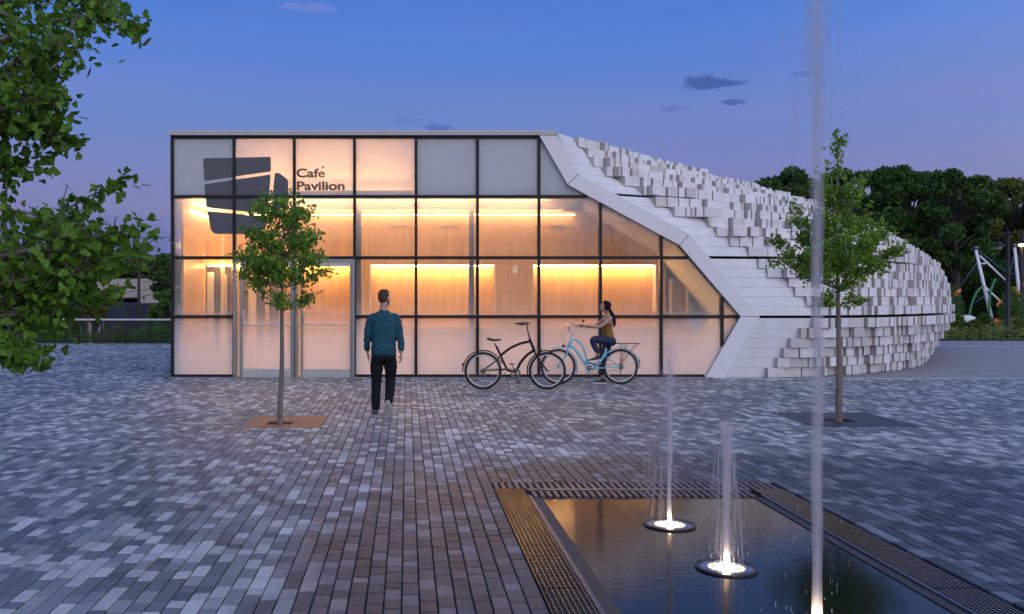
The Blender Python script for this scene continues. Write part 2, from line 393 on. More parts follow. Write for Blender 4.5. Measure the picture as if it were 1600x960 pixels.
# the 300 pavers that show largest are parts of their own
xc = (c[:, 0]+c[:, 1])/2; yc = (c[:, 2]+c[:, 3])/2
inview = (xc > -.432*yc) & (xc < .66*yc) & (c[:, 2] > 5.0) & (c[:, 3]-c[:, 2] > .11)
order = np.argsort(np.where(inview, yc, 1e9))[:300]
single = np.zeros(n, bool); single[order] = True
me = paver_mesh(c[~single], tone[~single], 'paver_field')
o = bpy.data.objects.new('paver_field', me); COL.objects.link(o); o.parent = paving; o['kind'] = 'stuff'
variants = {}
for i in order:
    key = (rs.randint(36)+(100 if red[i] else 200 if red2[i] else 0), round(c[i, 3]-c[i, 2], 2))
    if key not in variants:
        variants[key] = paver_mesh(np.array([[-.05, .05, -key[1]/2, key[1]/2]]), tone[i:i+1], 'paver')
    o = bpy.data.objects.new('paver', variants[key]); COL.objects.link(o); o.parent = paving; o.location = (xc[i], yc[i], 0)

# concrete forecourt, kerb lines, far pavement
tag(MB().box((6.75, 19.64, -.05), (60, 47, -.004)).box((14.5, 47, -.05), (60, 80, -.006)).build('forecourt', mat('poured_concrete', (.24, .25, .27), .7, var=.12, scale=2.5, bump=.1)), kind='structure')
tag(MB().box((6.6, 19.38, -.02), (30, 19.52, .004)).build('flush_kerb', mat('pale_concrete', (.42, .43, .45), .6, var=.1)), kind='structure')
k1 = MB().prism([(19.3, 32.0, 0), (19.3, 32.22, 0), (14.0, 34.4, 0), (14.0, 34.15, 0)], (0, 0, .01)).prism([(19.3, 32.0, 0), (40, 30, 0), (40, 30.25, 0), (19.3, 32.22, 0)], (0, 0, .011))
tag(k1.build('path_edging', mat('pale_concrete')), kind='structure')
pv = MB().box((13, 34.4, -.02), (60, 36.2, .003)); tag(pv.build('far_pavement', mat('grey_slab', (.24, .25, .29), .7, var=.1, scale=5)), kind='structure')

# ================================================================== FOUNTAIN BASIN
WX0, WX1, WY0, WY1 = 1.16, 2.96, 2.6, 7.90
fb = thing('fountain_basin', 'sunken dark stone splash basin with metal grating round its edge', 'fountain basin', (2.05, 5.6, 0))
STONE = mat('wet_black_granite', (.028, .032, .04), .22, var=.25, scale=5, spec=.6)
fx = [WX0, 1.76, 2.36, WX1]; fy = [2.6, 3.66, 4.72, 5.78, 6.84, WY1]
for i in range(3):
    for j in range(5):
        MB().box((fx[i]+.005, fy[j]+.007, -.05), (fx[i+1]-.005, fy[j+1]-.007, -.018+rnd.uniform(-.001, .001))).build('stone_slab', STONE, fb)
MB().box((WX0-.1, 2.6, -.06), (WX1+.1, WY1+.02, -.03)).build('basin_bed', mat('mortar', (.22, .22, .22), .8), fb)
# rim strips
STEEL = mat('dull_steel', (.16, .165, .18), .38, 1, var=.15, scale=12)
DARKST = mat('dark_steel', (.06, .065, .07), .4, 1, var=.2, scale=14)
for a, b in (((1.035, 2.6, -.03), (1.065, 7.96, .006)), ((3.035, 2.6, -.03), (3.06, 7.96, .006)), ((1.067, 8.17, -.03), (3.033, 8.24, .004))):
    MB().box(a, b).build('edge_strip', STEEL, fb)
for a, b in (((1.067, 2.6, -.03), (WX0-.005, 7.9, -.006)), ((WX1+.005, 2.6, -.03), (3.033, 7.9, -.006))):
    MB().box(a, b).build('border_slab', mat('border_granite', (.04, .04, .042), .6, var=.3, scale=15), fb)
# steel gratings: joined bars, one grating per run
GR = mat('warm_tinted_steel', (.30, .25, .19), .2, 1, var=.25, scale=30)  # warm facade reflection tinted into the steel colour
def grating(x0, x1, y0, y1, panels):
    MB().box((x0, y0, -.06), (x1, y1, -.045)).build('trench_floor', mat('trench_black', (.01, .01, .011), .8), fb)
    for k in range(panels):
        a = y0+(y1-y0)*k/panels+.004; b = y0+(y1-y0)*(k+1)/panels-.004
        m = MB(); nb = 8
        for i in range(nb+1):
            x = x0+.005+(x1-x0-.016)*i/nb; m.box((x, a, -.02), (x+.0055, b, .0))
        y = a+.006
        while y < b-.006: m.box((x0+.005, y, -.014), (x1-.005, y+.006, .002)); y += .031
        m.build('grating', GR, fb)['kind'] = 'stuff'
grating(.775, 1.033, 2.6, 8.25, 6)
grating(3.062, 3.325, 2.6, 8.25, 6)
MB().box((.775, 8.255, -.06), (3.325, 8.53, -.045)).box((1.07, 7.9, -.06), (3.03, 8.16, -.045)).build('trench_floor', mat('trench_black'), fb)
for row, (ya, yb) in enumerate(((8.262, 8.52), (7.935, 8.155))):
    xa, xb = (.79, 3.3) if row == 0 else (1.09, 3.01)
    x = xa
    while x < xb:
        MB().box((x, ya, -.03), (x+.034, yb, 0)).build('drain_bar', mat('drain_stone', (.13, .085, .08), .45, var=.3, scale=20), fb); x += .062
# the water film over the slabs
def water_mat():
    m = bpy.data.materials.new('water_film'); m.use_nodes = True; nt = m.node_tree; N = nt.nodes; L = nt.links; N.clear()
    o = N.new('ShaderNodeOutputMaterial'); tr = N.new('ShaderNodeBsdfTransparent'); tr.inputs[0].default_value = (.75, .8, .85, 1)
    gs = N.new('ShaderNodeBsdfGlossy'); gs.inputs['Roughness'].default_value = .08; gs.inputs['Color'].default_value = (1, .86, .72, 1); fr = N.new('ShaderNodeFresnel'); fr.inputs[0].default_value = 1.62
    geo = N.new('ShaderNodeNewGeometry')
    n1 = N.new('ShaderNodeTexNoise'); n1.inputs['Scale'].default_value = 14; n1.inputs['Detail'].default_value = 4; n1.inputs['Roughness'].default_value = .6
    mp = N.new('ShaderNodeVectorMath'); mp.operation = 'MULTIPLY'; mp.inputs[1].default_value = (.6, 1.6, 1); L.new(geo.outputs['Position'], mp.inputs[0]); L.new(mp.outputs[0], n1.inputs['Vector'])
    bp = N.new('ShaderNodeBump'); bp.inputs['Strength'].default_value = .04; bp.inputs['Distance'].default_value = .02; L.new(n1.outputs[0], bp.inputs['Height'])
    L.new(bp.outputs[0], gs.inputs['Normal']); L.new(bp.outputs[0], fr.inputs['Normal'])
    mx = N.new('ShaderNodeMixShader'); L.new(fr.outputs[0], mx.inputs[0]); L.new(tr.outputs[0], mx.inputs[1]); L.new(gs.outputs[0], mx.inputs[2]); L.new(mx.outputs[0], o.inputs[0]); return m
wm = MB().add([(WX0, 2.6, -.0135), (WX1, 2.6, -.0135), (WX1, 7.9, -.0135), (WX0, 7.9, -.0135)], [(0, 1, 2, 3)])
tag(wm.build('water', water_mat()), kind='structure')

# ------------------------------------------------------------------ jets
def jet_mat(name, dens, seed):
    m = bpy.data.materials.new(name); m.use_nodes = True; nt = m.node_tree; N = nt.nodes; L = nt.links; N.clear()
    o = N.new('ShaderNodeOutputMaterial'); geo = N.new('ShaderNodeNewGeometry')
    mp = N.new('ShaderNodeVectorMath'); mp.operation = 'MULTIPLY_ADD'; mp.inputs[1].default_value = (26, 26, 3.2); mp.inputs[2].default_value = (seed, 0, 0); L.new(geo.outputs['Position'], mp.inputs[0])
    nz = N.new('ShaderNodeTexNoise'); nz.inputs['Scale'].default_value = 2; nz.inputs['Detail'].default_value = 6; L.new(mp.outputs[0], nz.inputs['Vector'])
    at = N.new('ShaderNodeAttribute'); at.attribute_name = 'thick'
    r = N.new('ShaderNodeMapRange'); L.new(nz.outputs[0], r.inputs[0]); r.inputs[1].default_value = .3; r.inputs[2].default_value = .7; r.inputs[3].default_value = .6; r.inputs[4].default_value = 1.15
    mu = N.new('ShaderNodeMath'); mu.operation = 'MULTIPLY'; L.new(r.outputs[0], mu.inputs[0]); L.new(at.outputs['Fac'], mu.inputs[1])
    m3 = N.new('ShaderNodeMath'); m3.operation = 'MULTIPLY'; m3.use_clamp = True; L.new(mu.outputs[0], m3.inputs[0]); m3.inputs[1].default_value = dens
    lw = N.new('ShaderNodeLayerWeight'); lw.inputs[0].default_value = .35
    inv = N.new('ShaderNodeMath'); inv.operation = 'SUBTRACT'; inv.inputs[0].default_value = 1; L.new(lw.outputs['Facing'], inv.inputs[1])
    m4 = N.new('ShaderNodeMath'); m4.operation = 'MULTIPLY'; L.new(m3.outputs[0], m4.inputs[0]); L.new(inv.outputs[0], m4.inputs[1])
    tr = N.new('ShaderNodeBsdfTransparent'); tl = N.new('ShaderNodeBsdfTranslucent'); tl.inputs[0].default_value = (.85, .78, .72, 1)
    df = N.new('ShaderNodeBsdfDiffuse'); df.inputs[0].default_value = (.65, .67, .75, 1); md = N.new('ShaderNodeMixShader'); md.inputs[0].default_value = .4
    L.new(tl.outputs[0], md.inputs[1]); L.new(df.outputs[0], md.inputs[2])
    mx = N.new('ShaderNodeMixShader'); L.new(m4.outputs[0], mx.inputs[0]); L.new(tr.outputs[0], mx.inputs[1]); L.new(md.outputs[0], mx.inputs[2]); L.new(mx.outputs[0], o.inputs[0]); return m
DROP = mat('water_drops', (.75, .77, .82), .15, spec=.8)
DROP2 = jet_mat('spray_water', .55, 40)
LENS = emit('lamp_lens', (1.0, .80, .60), 5)
def jet(jx, y, H, r0, r1, label, seed, fan, power, thick):
    rr = random.Random(seed)
    t = thing('fountain_jet', label, 'fountain jet', (jx, y, -.012), 'water jets rising from the splash basin')
    cx, cy = jx, y
    MB().lathe([(.165, 0), (.165, .012), (.192, .013), (.194, 0)], (cx, cy, -.014), 40).build('rim', mat('black_rim', (.01, .01, .012), .35, .3), t)
    m = MB()
    for k in range(4): a = .118+.012*k; m.lathe([(a, .0), (a, .006), (a+.0075, .006), (a+.0075, 0)], (cx, cy, -.012), 40)
    m.lathe([(.075, 0), (.075, .004), (.165, .003), (.165, 0)], (cx, cy, -.014), 40)
    m.build('grate_ring', mat('nozzle_steel', (.5, .5, .52), .3, 1, var=.15), t)
    for k in range(16):
        a = 2*PI*k/16; M = Matrix.Translation((cx, cy, 0)) @ Matrix.Rotation(a, 4, 'Z')
        MB().box((.082, -.007, -.011), (.112, .007, -.004), M).build('light_slot', emit('slot_glow', (1, .85, .7), 1.3) if 'slot_glow' not in bpy.data.materials else bpy.data.materials['slot_glow'], t)
    MB().lathe([(.04, 0), (.04, .012), (.07, .009), (.072, 0)], (cx, cy, -.012), 36).build('lamp_ring', LENS, t)
    MB().lathe([(.001, .016), (.022, .016), (.03, .004), (.03, -.0)], (cx, cy, -.012), 20).build('nozzle', mat('nozzle_steel'), t)
    nseg = max(16, int(H*22)); n = 16
    def column(name, r0, r1, H, tk, fray, mt):
        m = MB(); th = []
        for i in range(nseg+1):
            f = i/nseg; z = .0+H*f; r = (r0+(r1-r0)*f)*(1+.10*mnoise.noise((seed, z*5, 0)))
            if fray: r *= 1+.35*max(0, f-.8)/.2
            ox = .006*mnoise.noise((seed*3, z*2, 1))*(1+2*f); oy = .006*mnoise.noise((seed*5, z*2, 2))
            for j in range(n):
                a = 2*PI*j/n; rj = r*(1+.22*mnoise.noise((math.cos(a)*1.7+seed, math.sin(a)*1.7, z*3)))
                m.v.append((cx+ox+rj*math.cos(a), cy+oy+rj*math.sin(a), z)); th.append(tk(f)*(1 if i < nseg else 0)*(.85+.55*mnoise.noise((seed, z*7, 4))*(.4+f)))
        for i in range(nseg):
            for j in range(n): a = i*n+j; b = i*n+(j+1) % n; m.f.append((a, b, b+n, a+n))
        o = m.build(name, mt, t, True); at = o.data.attributes.new('thick', 'FLOAT', 'POINT'); at.data.foreach_set('value', th); return o
    column('water_column', r0, r1, H, thick, True, jet_mat('jet_water', 1.0, seed))
    column('water_core', r0*.45, r1*.5, H*.93, lambda f: thick(f)*.9, False, jet_mat('jet_core', .9, seed+5))
    if fan:
        m = MB()
        for k in range(fan[0]):      # falling drops, drawn out a little as they fall
            a = rr.uniform(0, 2*PI); R = abs(rr.gauss(fan[1], fan[1]*.45)); z = rr.uniform(0, 1)**1.2*H*.95
            R *= .3+.9*(1-z/H) if fan[2] else 1
            s = rr.uniform(.0005, .0013); L_ = s*rr.uniform(4, 22)
            m.ell((cx+R*math.cos(a)+fan[3]*(1-z/H), cy+R*math.sin(a)*.7, z), (s, s, L_), 5, 4)
        for k in range(fan[4]):      # thin falling strands
            a = rr.uniform(0, 2*PI); R = abs(rr.gauss(fan[1]*.55, fan[1]*.3)); z1 = rr.uniform(.25, .95)*H if fan[2] else rr.uniform(.72, .99)*H; L_ = rr.uniform(.08, .45)*min(H, 1.3)
            s = rr.uniform(.0007, .0016); x0 = cx+R*math.cos(a)+fan[3]*(1-z1/H); yy = cy+R*math.sin(a)
            m.tube([(x0, yy, z1), (x0+R*.12*math.cos(a), yy, z1-L_*.5), (x0+R*.18*math.cos(a)+fan[3]*.15, yy, max(.01, z1-L_))], [s*.4, s, s*.5], 4, False)
        so = m.build('spray', DROP2, t, True); so['kind'] = 'stuff'; at = so.data.attributes.new('thick', 'FLOAT', 'POINT'); at.data.foreach_set('value', [1.4]*len(so.data.vertices))
    # the underwater lamp, in the nozzle ring
    ld = bpy.data.lights.new('nozzle_lamp', 'POINT'); ld.energy = power*2.2;  ld.color = (1, .78, .55); ld.shadow_soft_size = .012
    lo = bpy.data.objects.new('nozzle_lamp', ld); COL.objects.link(lo); lo.parent = t; lo.location = (0, 0, .045)
    return t
jet(1.975, 6.98, 1.36, .015, .032, 'slim lit water jet of middling height, farthest back in the dark basin', 11, (420, .11, True, -.10, 70), .8, lambda f: (.8 if f < .4 else .8-.62*(f-.4)/.6))
jet(2.02, 5.87, .93, .018, .036, 'lowest lit water jet with a rounded head and spray falling round its foot', 12, (500, .085, True, 0, 110), 1.1, lambda f: .78 if f < .8 else .6)
jet(2.10, 4.75, 3.9, .024, .045, 'tall thick water jet shooting up past the roof line', 13, (260, .14, False, 0, 90), 2.8, lambda f: .62-.40*min(1, f*1.3))
# ================================================================== THE PAVILION
PXM = F/FY                                              # pixels per metre on the facade
fX = lambda px: (px-X0)/PXM
fZ = lambda py: EYE-(py-Y0)/PXM
pav = thing('cafe_pavilion', 'glazed pavilion glowing orange inside with a stepped white block shell', 'building', (0, FY, 0))
BLACK = mat('black_aluminium', (.006, .008, .012), .45, 0, spec=.3)
WHITE = mat('white_cement_board', (.71, .715, .72), .62, var=.07, scale=1.6, bump=.08, bscale=60, aniso=(1, 1, .5))
FRAMEM = mat('white_frame_panel', (.72, .725, .73), .5, var=.04, scale=1.2)
GLASS = glass_mat()
gl_in = [(267, 213), (842, 213), (886, 290), (1060, 384), (1155, 495), (1100, 589.5), (267, 589.5)]
gl_out = [(870, 212), (903, 273), (1075, 366), (1185, 495), (1128, 592)]
OUT = [(fX(a), fZ(b)) for a, b in gl_in]
vx = [fX(p) for p in (267, 366, 460, 554, 650, 746, 842, 938, 1033, 1128, 1160)]
vz = [fZ(p) for p in (589.5, 495, 403, 307.5, 213)]
doorx0, doorx1 = fX(366), fX(554)
for i in range(10):
    for j in range(4):
        if i in (1, 2) and j < 2: continue
        pl = clip_poly(OUT, vx[i], vx[i+1], vz[j], vz[j+1])
        if len(pl) < 3: continue
        area = abs(sum(pl[k][0]*pl[(k+1) % len(pl)][1]-pl[(k+1) % len(pl)][0]*pl[k][1] for k in range(len(pl))))/2
        if area < .004: continue
        MB().add([(x, FY+.02, z) for x, z in pl], [tuple(range(len(pl)))]).build('pane', GLASS, pav)
def zspan(x):            # glazed height at a given x
    zs = []
    for k in range(len(OUT)):
        a, b = OUT[k], OUT[(k+1) % len(OUT)]
        if abs(a[0]-b[0]) < 1e-6: continue
        if min(a[0], b[0]) <= x <= max(a[0], b[0]): t = (x-a[0])/(b[0]-a[0]); zs.append(a[1]+(b[1]-a[1])*t)
    return min(zs), max(zs)
mw = .06
for i, x in enumerate(vx[:-1]):
    if i == 0: x += .035
    lo, hi = zspan(min(x, OUT[4][0]-.01))
    if i == 2: lo = vz[2]
    MB().box((x-mw/2, FY-.035, lo+.0), (x+mw/2, FY+.11, hi-.0)).build('mullion', BLACK, pav)
def xmax(z):
    xs = []
    for k in range(len(OUT)):
        a, b = OUT[k], OUT[(k+1) % len(OUT)]
        if abs(a[1]-b[1]) < 1e-6: continue
        if min(a[1], b[1]) <= z <= max(a[1], b[1]): t = (z-a[1])/(b[1]-a[1]); xs.append(a[0]+(b[0]-a[0])*t)
    return max(xs)
for j in range(5):
    z = vz[j]+(.025 if j == 0 else (-.02 if j == 4 else 0)); xe = xmax(min(max(z, .03), vz[4]-.001))-.02
    segs = [(vx[0], doorx0), (doorx1, xe)] if j in (0, 1) else [(vx[0], xe)]
    for a, b in segs: MB().box((a+.0, FY-.03, z-.032), (b, FY+.105, z+.032)).build('transom', BLACK, pav)
# black sloping edge bars along the cut end
for k in range(1, 5):
    a, b = OUT[k], OUT[k+1]; A = Vector((a[0], 0, a[1])); B = Vector((b[0], 0, b[1])); d = (B-A).normalized(); nn = Vector((d.z, 0, -d.x))*-.05
    if k == 1: pass
    MB().prism([A-d*.0, B+d*.0, B-nn*-1, A-nn*-1], (0, .14, 0), (0, FY-.04, 0)).build('edge_bar', BLACK, pav)
# white folded surround, one panel per straight run
GO = [(fX(a), fZ(b)) for a, b in gl_out]
for k in range(4):
    a, b, c2, d2 = OUT[k+1], OUT[k+2], GO[k+1], GO[k]
    A, B, C2, D2 = [Vector((p[0], FY-.10, p[1])) for p in (a, b, c2, d2)]
    if k == 0: A.z = fZ(212); A.x = fX(841)
    g1 = (B-A).normalized()*.006; o1 = merge_bevel(MB().prism([A+g1*(k > 0), B-g1, C2-g1, D2+g1*(k > 0)], (0, .34, 0)).build('surround_panel', FRAMEM, pav), .006, 1)
MB().box((fX(266), FY-.12, vz[4]+.004), (fX(869), FY+.25, fZ(206.5))).build('roof_fascia', mat('fascia_metal', (.42, .42, .40), .45, .0, var=.05), pav)
MB().box((fX(266), FY-.125, fZ(207.4)), (fX(870), FY+.2, fZ(205.8))).build('roof_edge_trim', mat('trim_metal', (.55, .55, .53), .4), pav)
MB().box((fX(266)-.02, FY-.05, -.02), (fX(1128), FY+.12, .012)).build('sill', mat('sill_metal', (.35, .35, .35), .5, .6), pav)
# ---- the doors
AL = mat('brushed_aluminium', (.62, .63, .64), .32, 1, var=.08, scale=25, aniso=(1, 1, .1))
ALM = mat('satin_frame', (.30, .31, .31), .4, .9, var=.08)
dz = vz[2]-.035
for a, b in ((365.2, 369.5), (456.9, 460.2), (461.6, 464.8), (549.8, 554.4)):
    MB().box((fX(a), FY-.06, .0), (fX(b), FY+.12, dz)).build('door_frame', ALM, pav)
MB().box((fX(460.4), FY-.03, 0), (fX(461.4), FY+.1, dz)).build('door_frame', BLACK, pav)
MB().box((fX(365.2), FY-.065, dz-.055), (fX(554.4), FY+.12, dz+.002)).build('door_head', ALM, pav)
for (a, b, st0, st1) in ((369.8, 456.6, 375.3, 379), (465.1, 549.4, 470.8, 473.2)):
    d = sub('door', pav)
    MB().add([(fX(st1), FY+.02, .18), (fX(b)-.03, FY+.02, .18), (fX(b)-.03, FY+.02, dz-.15), (fX(st1), FY+.02, dz-.15)], [(0, 1, 2, 3)]).build('door_pane', GLASS, d, origin=(0, FY, 0))
    MB().add([(fX(a)+.004, FY+.03, .02), (fX(st0), FY+.03, .02), (fX(st0), FY+.03, dz-.06), (fX(a)+.004, FY+.03, dz-.06)], [(0, 1, 2, 3)]).build('side_pane', GLASS, d, origin=(0, FY, 0))
    MB().box((fX(st0), FY-.03, .01), (fX(st1), FY+.05, dz-.06)).build('stile', ALM, d, origin=(0, FY, 0))
    MB().box((fX(b)-.032, FY-.03, .01), (fX(b)-.002, FY+.05, dz-.06)).build('stile', ALM, d, origin=(0, FY, 0))
    MB().box((fX(st1), FY-.02, .012), (fX(b)-.034, FY+.045, .178)).build('kick_rail', AL, d, origin=(0, FY, 0))
    MB().box((fX(st1), FY-.02, dz-.148), (fX(b)-.034, FY+.045, dz-.062)).build('head_rail', mat('pale_rail', (.55, .55, .54), .4, .5), d, origin=(0, FY, 0))
    zb = fZ(507); x0h = fX(st1)+.03; x1h = fX(b)-.08
    pts = [(x0h, FY-.03, fZ(486)), (x0h, FY-.08, fZ(487)), (x0h, FY-.08, zb+.06), (x0h+.015, FY-.08, zb+.02), (x0h+.06, FY-.08, zb), (x1h, FY-.08, zb), (x1h+.01, FY-.03, zb)]
    MB().tube(catmull(pts, 4), .014, 8).build('handle', AL, d, True, origin=(0, FY, 0))
# ---- printed emblem and lettering on the glass
DECAL = mat('grey_vinyl', (.075, .08, .095), .45, var=.05, scale=2)
def rounded(poly, r, n=4):
    out = []
    for i in range(len(poly)):
        p0, p1, p2 = [Vector(poly[(i+k-1) % len(poly)]) for k in range(3)]
        a = (p0-p1); b = (p2-p1); rr = min(r, a.length*.45, b.length*.45); A = p1+a.normalized()*rr; B = p1+b.normalized()*rr
        for k in range(n+1): t = k/n; out.append(A*(1-t)**2+p1*2*t*(1-t)+B*t*t)
    return out
em = sub('emblem', pav)
for poly in ([(268, 270), (691, 261), (693, 352), (277, 411)], [(276, 433), (692, 371), (670, 606), (600, 612), (290, 577)],
             [(717, 362), (742, 360), (800, 405), (800, 520), (735, 622), (697, 602)], [(294, 601), (600, 628), (668, 632), (665, 690), (610, 738), (560, 743), (345, 744), (318, 722)]):
    pp = rounded(poly, 12); MB().prism([(fX(250+p.x/4), FY+.008, fZ(180+p.y/4)) for p in pp], (0, .008, 0)).build('emblem_piece', DECAL, em, origin=(0, FY, 0))
LET = mat('brown_grey_vinyl', (.09, .075, .075), .5)
def text_width(s):
    if not s: return 0.0
    cu = bpy.data.curves.new('t', 'FONT'); cu.body = s; o = bpy.data.objects.new('t', cu); COL.objects.link(o)
    bpy.context.view_layer.update(); w = max(p[0] for p in o.bound_box); bpy.data.objects.remove(o); return w
def letters(s, px, py, pxw, cap_px, parent):
    wt = text_width(s); sx = pxw/PXM/wt; sz = cap_px/PXM/.69
    for i, ch in enumerate(s):
        acc = ch == 'é'; ch = 'e' if acc else ch
        right = text_width(s[:i+1]); cw = text_width(ch)
        cu = bpy.data.curves.new('letter', 'FONT'); cu.body = ch; cu.offset = .016 if ch == 'e' else .03; cu.extrude = .004; o = bpy.data.objects.new('letter', cu); COL.objects.link(o)
        bpy.context.view_layer.update(); me = bpy.data.meshes.new_from_object(o); bpy.data.objects.remove(o)
        x = (right-cw)*sx
        for v in me.vertices: v.co = Vector((v.co.x*sx+x+fX(px), .012-.002+v.co.z, v.co.y*sz+fZ(py)))
        me.materials.clear(); me.materials.append(LET); ob = bpy.data.objects.new('letter', me); COL.objects.link(ob); ob.parent = parent
        if acc:
            xm = fX(px)+(right-cw*.42)*sx; zt = fZ(py)
            MB().prism([(xm-.012, FY+.009, zt+.185), (xm+.022, FY+.009, zt+.185), (xm+.062, FY+.009, zt+.232), (xm+.018, FY+.009, zt+.232)], (0, .008, 0)).build('accent', LET, parent, origin=(0, FY, 0))
st = sub('sign_text', pav)
letters('Café', 462.8, 277, 44.5, 13, st); letters('Pavilion', 462.8, 296.8, 75, 12.8, st)

# ---- interior
WOOD = mat('birch_ply', (.53, .29, .11), .45, var=.16, scale=2.2, aniso=(5, 5, .35), bump=.03)
WOOD2 = mat('ply_edge', (.62, .44, .25), .5, var=.08)
CEIL = mat('white_ceiling', (.7, .68, .64), .8)
GREYP = mat('grey_backing', (.30, .31, .31), .8)
FLOORM = mat('interior_floor', (.35, .30, .25), .4, var=.1)
BY = 22.6
bx = lambda px: (px-X0)*BY/F
bz = lambda py: EYE-(py-Y0)*BY/F
MB().box((-5.05, FY+.13, -.02), (7.3, BY+2.5, .006)).build('interior_floor', FLOORM, pav)
MB().box((-5.0, FY+.13, 3.862), (3.6, FY+.55, 3.868)).build('light_pocket', CEIL, pav)
MB().box((-4.6, FY+.22, 3.83), (3.0, FY+.26, 3.85)).build('light_strip', emit('pocket_strip', (1.0, .60, .25), 105), pav)
MB().box((-5.05, FY+.5, 3.80), (3.75, BY+.5, 3.86)).build('interior_ceiling', CEIL, pav)
# sloping soffit following the folded end
back = [(4.35, 3.80), (6.05, 2.80), (7.35, 1.29), (6.6, .0)]
fr = [(OUT[2][0]-.03, 3.80), (OUT[2][0]+.35, 3.80), (OUT[3][0], OUT[3][1]), (OUT[4][0], OUT[4][1]), (OUT[5][0], OUT[5][1])]
s1 = [(3.75, 3.80), (OUT[3][0]-.02, OUT[3][1]), (OUT[4][0]-.03, OUT[4][1]), (OUT[5][0]-.02, .02)]
for k in range(3):
    a, b = s1[k], s1[k+1]; c2, d2 = back[k+1], back[k]
    MB().prism([(a[0], FY+.14, a[1]), (b[0], FY+.14, b[1]), (c2[0], BY+.1, c2[1]), (d2[0], BY+.1, d2[1])], (.03, 0, .03)).build('soffit_panel', CEIL, pav)
# back wall: plywood panels round the lit niches
nz0, nz1 = .98, bz(414)                              # niche foot and head
wall_out = [(-4.78, 0), (6.6, 0), (7.35, 1.29), (6.05, 2.80), (4.35, 3.80), (-4.78, 3.80)]
ncuts = [(bx(470), bx(548)), (bx(578), bx(774)), (bx(832), bx(1026))]
def wallpiece(x0, x1, z0, z1, y=BY, name='wall_panel', m=WOOD):
    pl = clip_poly(wall_out, x0+.003, x1-.003, z0+.003, z1-.003)
    if len(pl) >= 3: MB().prism([(p[0], y, p[1]) for p in pl], (0, .03, 0)).build(name, m, pav)
xx = -4.78
while xx < 7.3:
    wallpiece(xx, xx+1.22, nz1, 3.80); wallpiece(xx, xx+1.22, 0, nz0); xx += 1.22
edges = [-2.62] + [e2 for c2 in ncuts for e2 in c2] + [6.3]
for k in range(0, len(edges), 2):
    if edges[k+1]-edges[k] > .02: wallpiece(edges[k], edges[k+1], nz0, nz1, BY+.001)
WARM = (1.0, .61, .24)
STRIP = emit('led_strip', WARM, 135)
COVE = emit('cove_strip', WARM, 75)
for a, b in ncuts:
    x = a
    while x < b-.02:
        x2 = min(x+.61, b); MB().box((x+.002, BY+.38, nz0), (x2-.002, BY+.41, nz1)).build('niche_board', WOOD, pav); x = x2
    MB().box((a-.02, BY+.03, nz1), (b+.02, BY+.42, nz1+.03)).build('niche_head', WOOD2, pav)
    MB().box((a-.02, BY+.03, nz0-.03), (b+.02, BY+.42, nz0)).build('niche_shelf', WOOD2, pav)
    for xs_ in (a-.02, b): MB().box((xs_, BY+.03, nz0), (xs_+.02, BY+.42, nz1)).build('niche_side', WOOD2, pav)
    for xs_ in (a-.012, b-.025): MB().box((xs_, BY-.012, nz0), (xs_+.035, BY+.03, nz1+.0)).build('niche_trim', WOOD2, pav)
    MB().box((a+.03, BY+.22, nz1-.03), (b-.03, BY+.26, nz1-.012)).build('led_strip', STRIP, pav)
# right end opening behind the cut (dark picture-like opening and bright reveal)
MB().box((bx(1050), BY-.02, .9), (bx(1071), BY+.0-.002, bz(440))).build('end_opening', mat('brown_ply', (.16, .09, .05), .5), pav)
MB().box((bx(1045), BY-.035, .9), (bx(1050), BY-.001, bz(436))).build('opening_frame', WOOD2, pav)
MB().box((bx(1071), BY-.035, .9), (bx(1075), BY-.001, bz(446))).build('opening_frame', WOOD2, pav)
# cove light along the head of the back wall
MB().box((-4.7, BY-.15, bz(337)), (4.05, BY-.13, bz(337)+.011)).build('light_strip', COVE, pav)
MB().box((-4.95, FY+1.7, 2.9), (-4.90, BY, 2.93)).build('light_strip', COVE, pav)  # added strip, hidden behind the return wall, to glow through the side glass
# air grilles high on the wall
for px in (624, 700, 872):
    MB().box((bx(px)-.20, BY-.03, bz(354)), (bx(px)+.20, BY-.001, bz(341))).build('air_grille', mat('grille_ply', (.42, .28, .15), .6), pav)
MB().box((bx(805)-.06, BY-.04, bz(427)), (bx(805)+.06, BY-.001, bz(415))).build('alarm_sounder', mat('alarm_cream', (.75, .72, .65), .5), pav)
# counter seen through the frit
MB().box((bx(560), BY-.75, .84), (bx(990), BY-.2, .90)).build('counter_top', mat('counter_grey', (.25, .22, .2), .4), pav)
MB().box((bx(566), BY-.70, .0), (bx(984), BY-.25, .84)).build('counter_front', WOOD, pav)
# left wing: return wall, timber posts, openings
LX = -4.78
MB().box((LX-.05, FY+.14, 0), (LX, BY+.03, 3.80)).build('return_wall', WOOD, pav)
MB().box((LX+.002, FY+.9, 3.6), (LX+.05, BY-.1, 3.63)).build('light_strip', COVE, pav)
dy = BY-.55
for a, b, m_ in ((268, 289, WOOD), (303, 319, WOOD), (345, 350, WOOD2), (362, 374, WOOD), (388, 400, WOOD2), (414, 420, WOOD), (436, 468, WOOD)):
    MB().box((max((a-X0)*dy/F, LX+.004), dy, 0), ((b-X0)*dy/F, dy+.12, 3.3)).build('timber_post', m_, pav)
MB().box((LX+.004, dy+.002, 2.48), (bx(468), dy+.11, 3.3)).build('timber_lintel', WOOD, pav)
MB().box((LX+.05, dy-.04, 2.44), (bx(466), dy-.01, 2.452)).build('light_strip', STRIP, pav)
MB().box((LX+.006, dy+.3, 0), (bx(468), dy+.34, 2.6)).build('dark_lobby_wall', mat('lobby_grey', (.10, .075, .06), .5), pav)
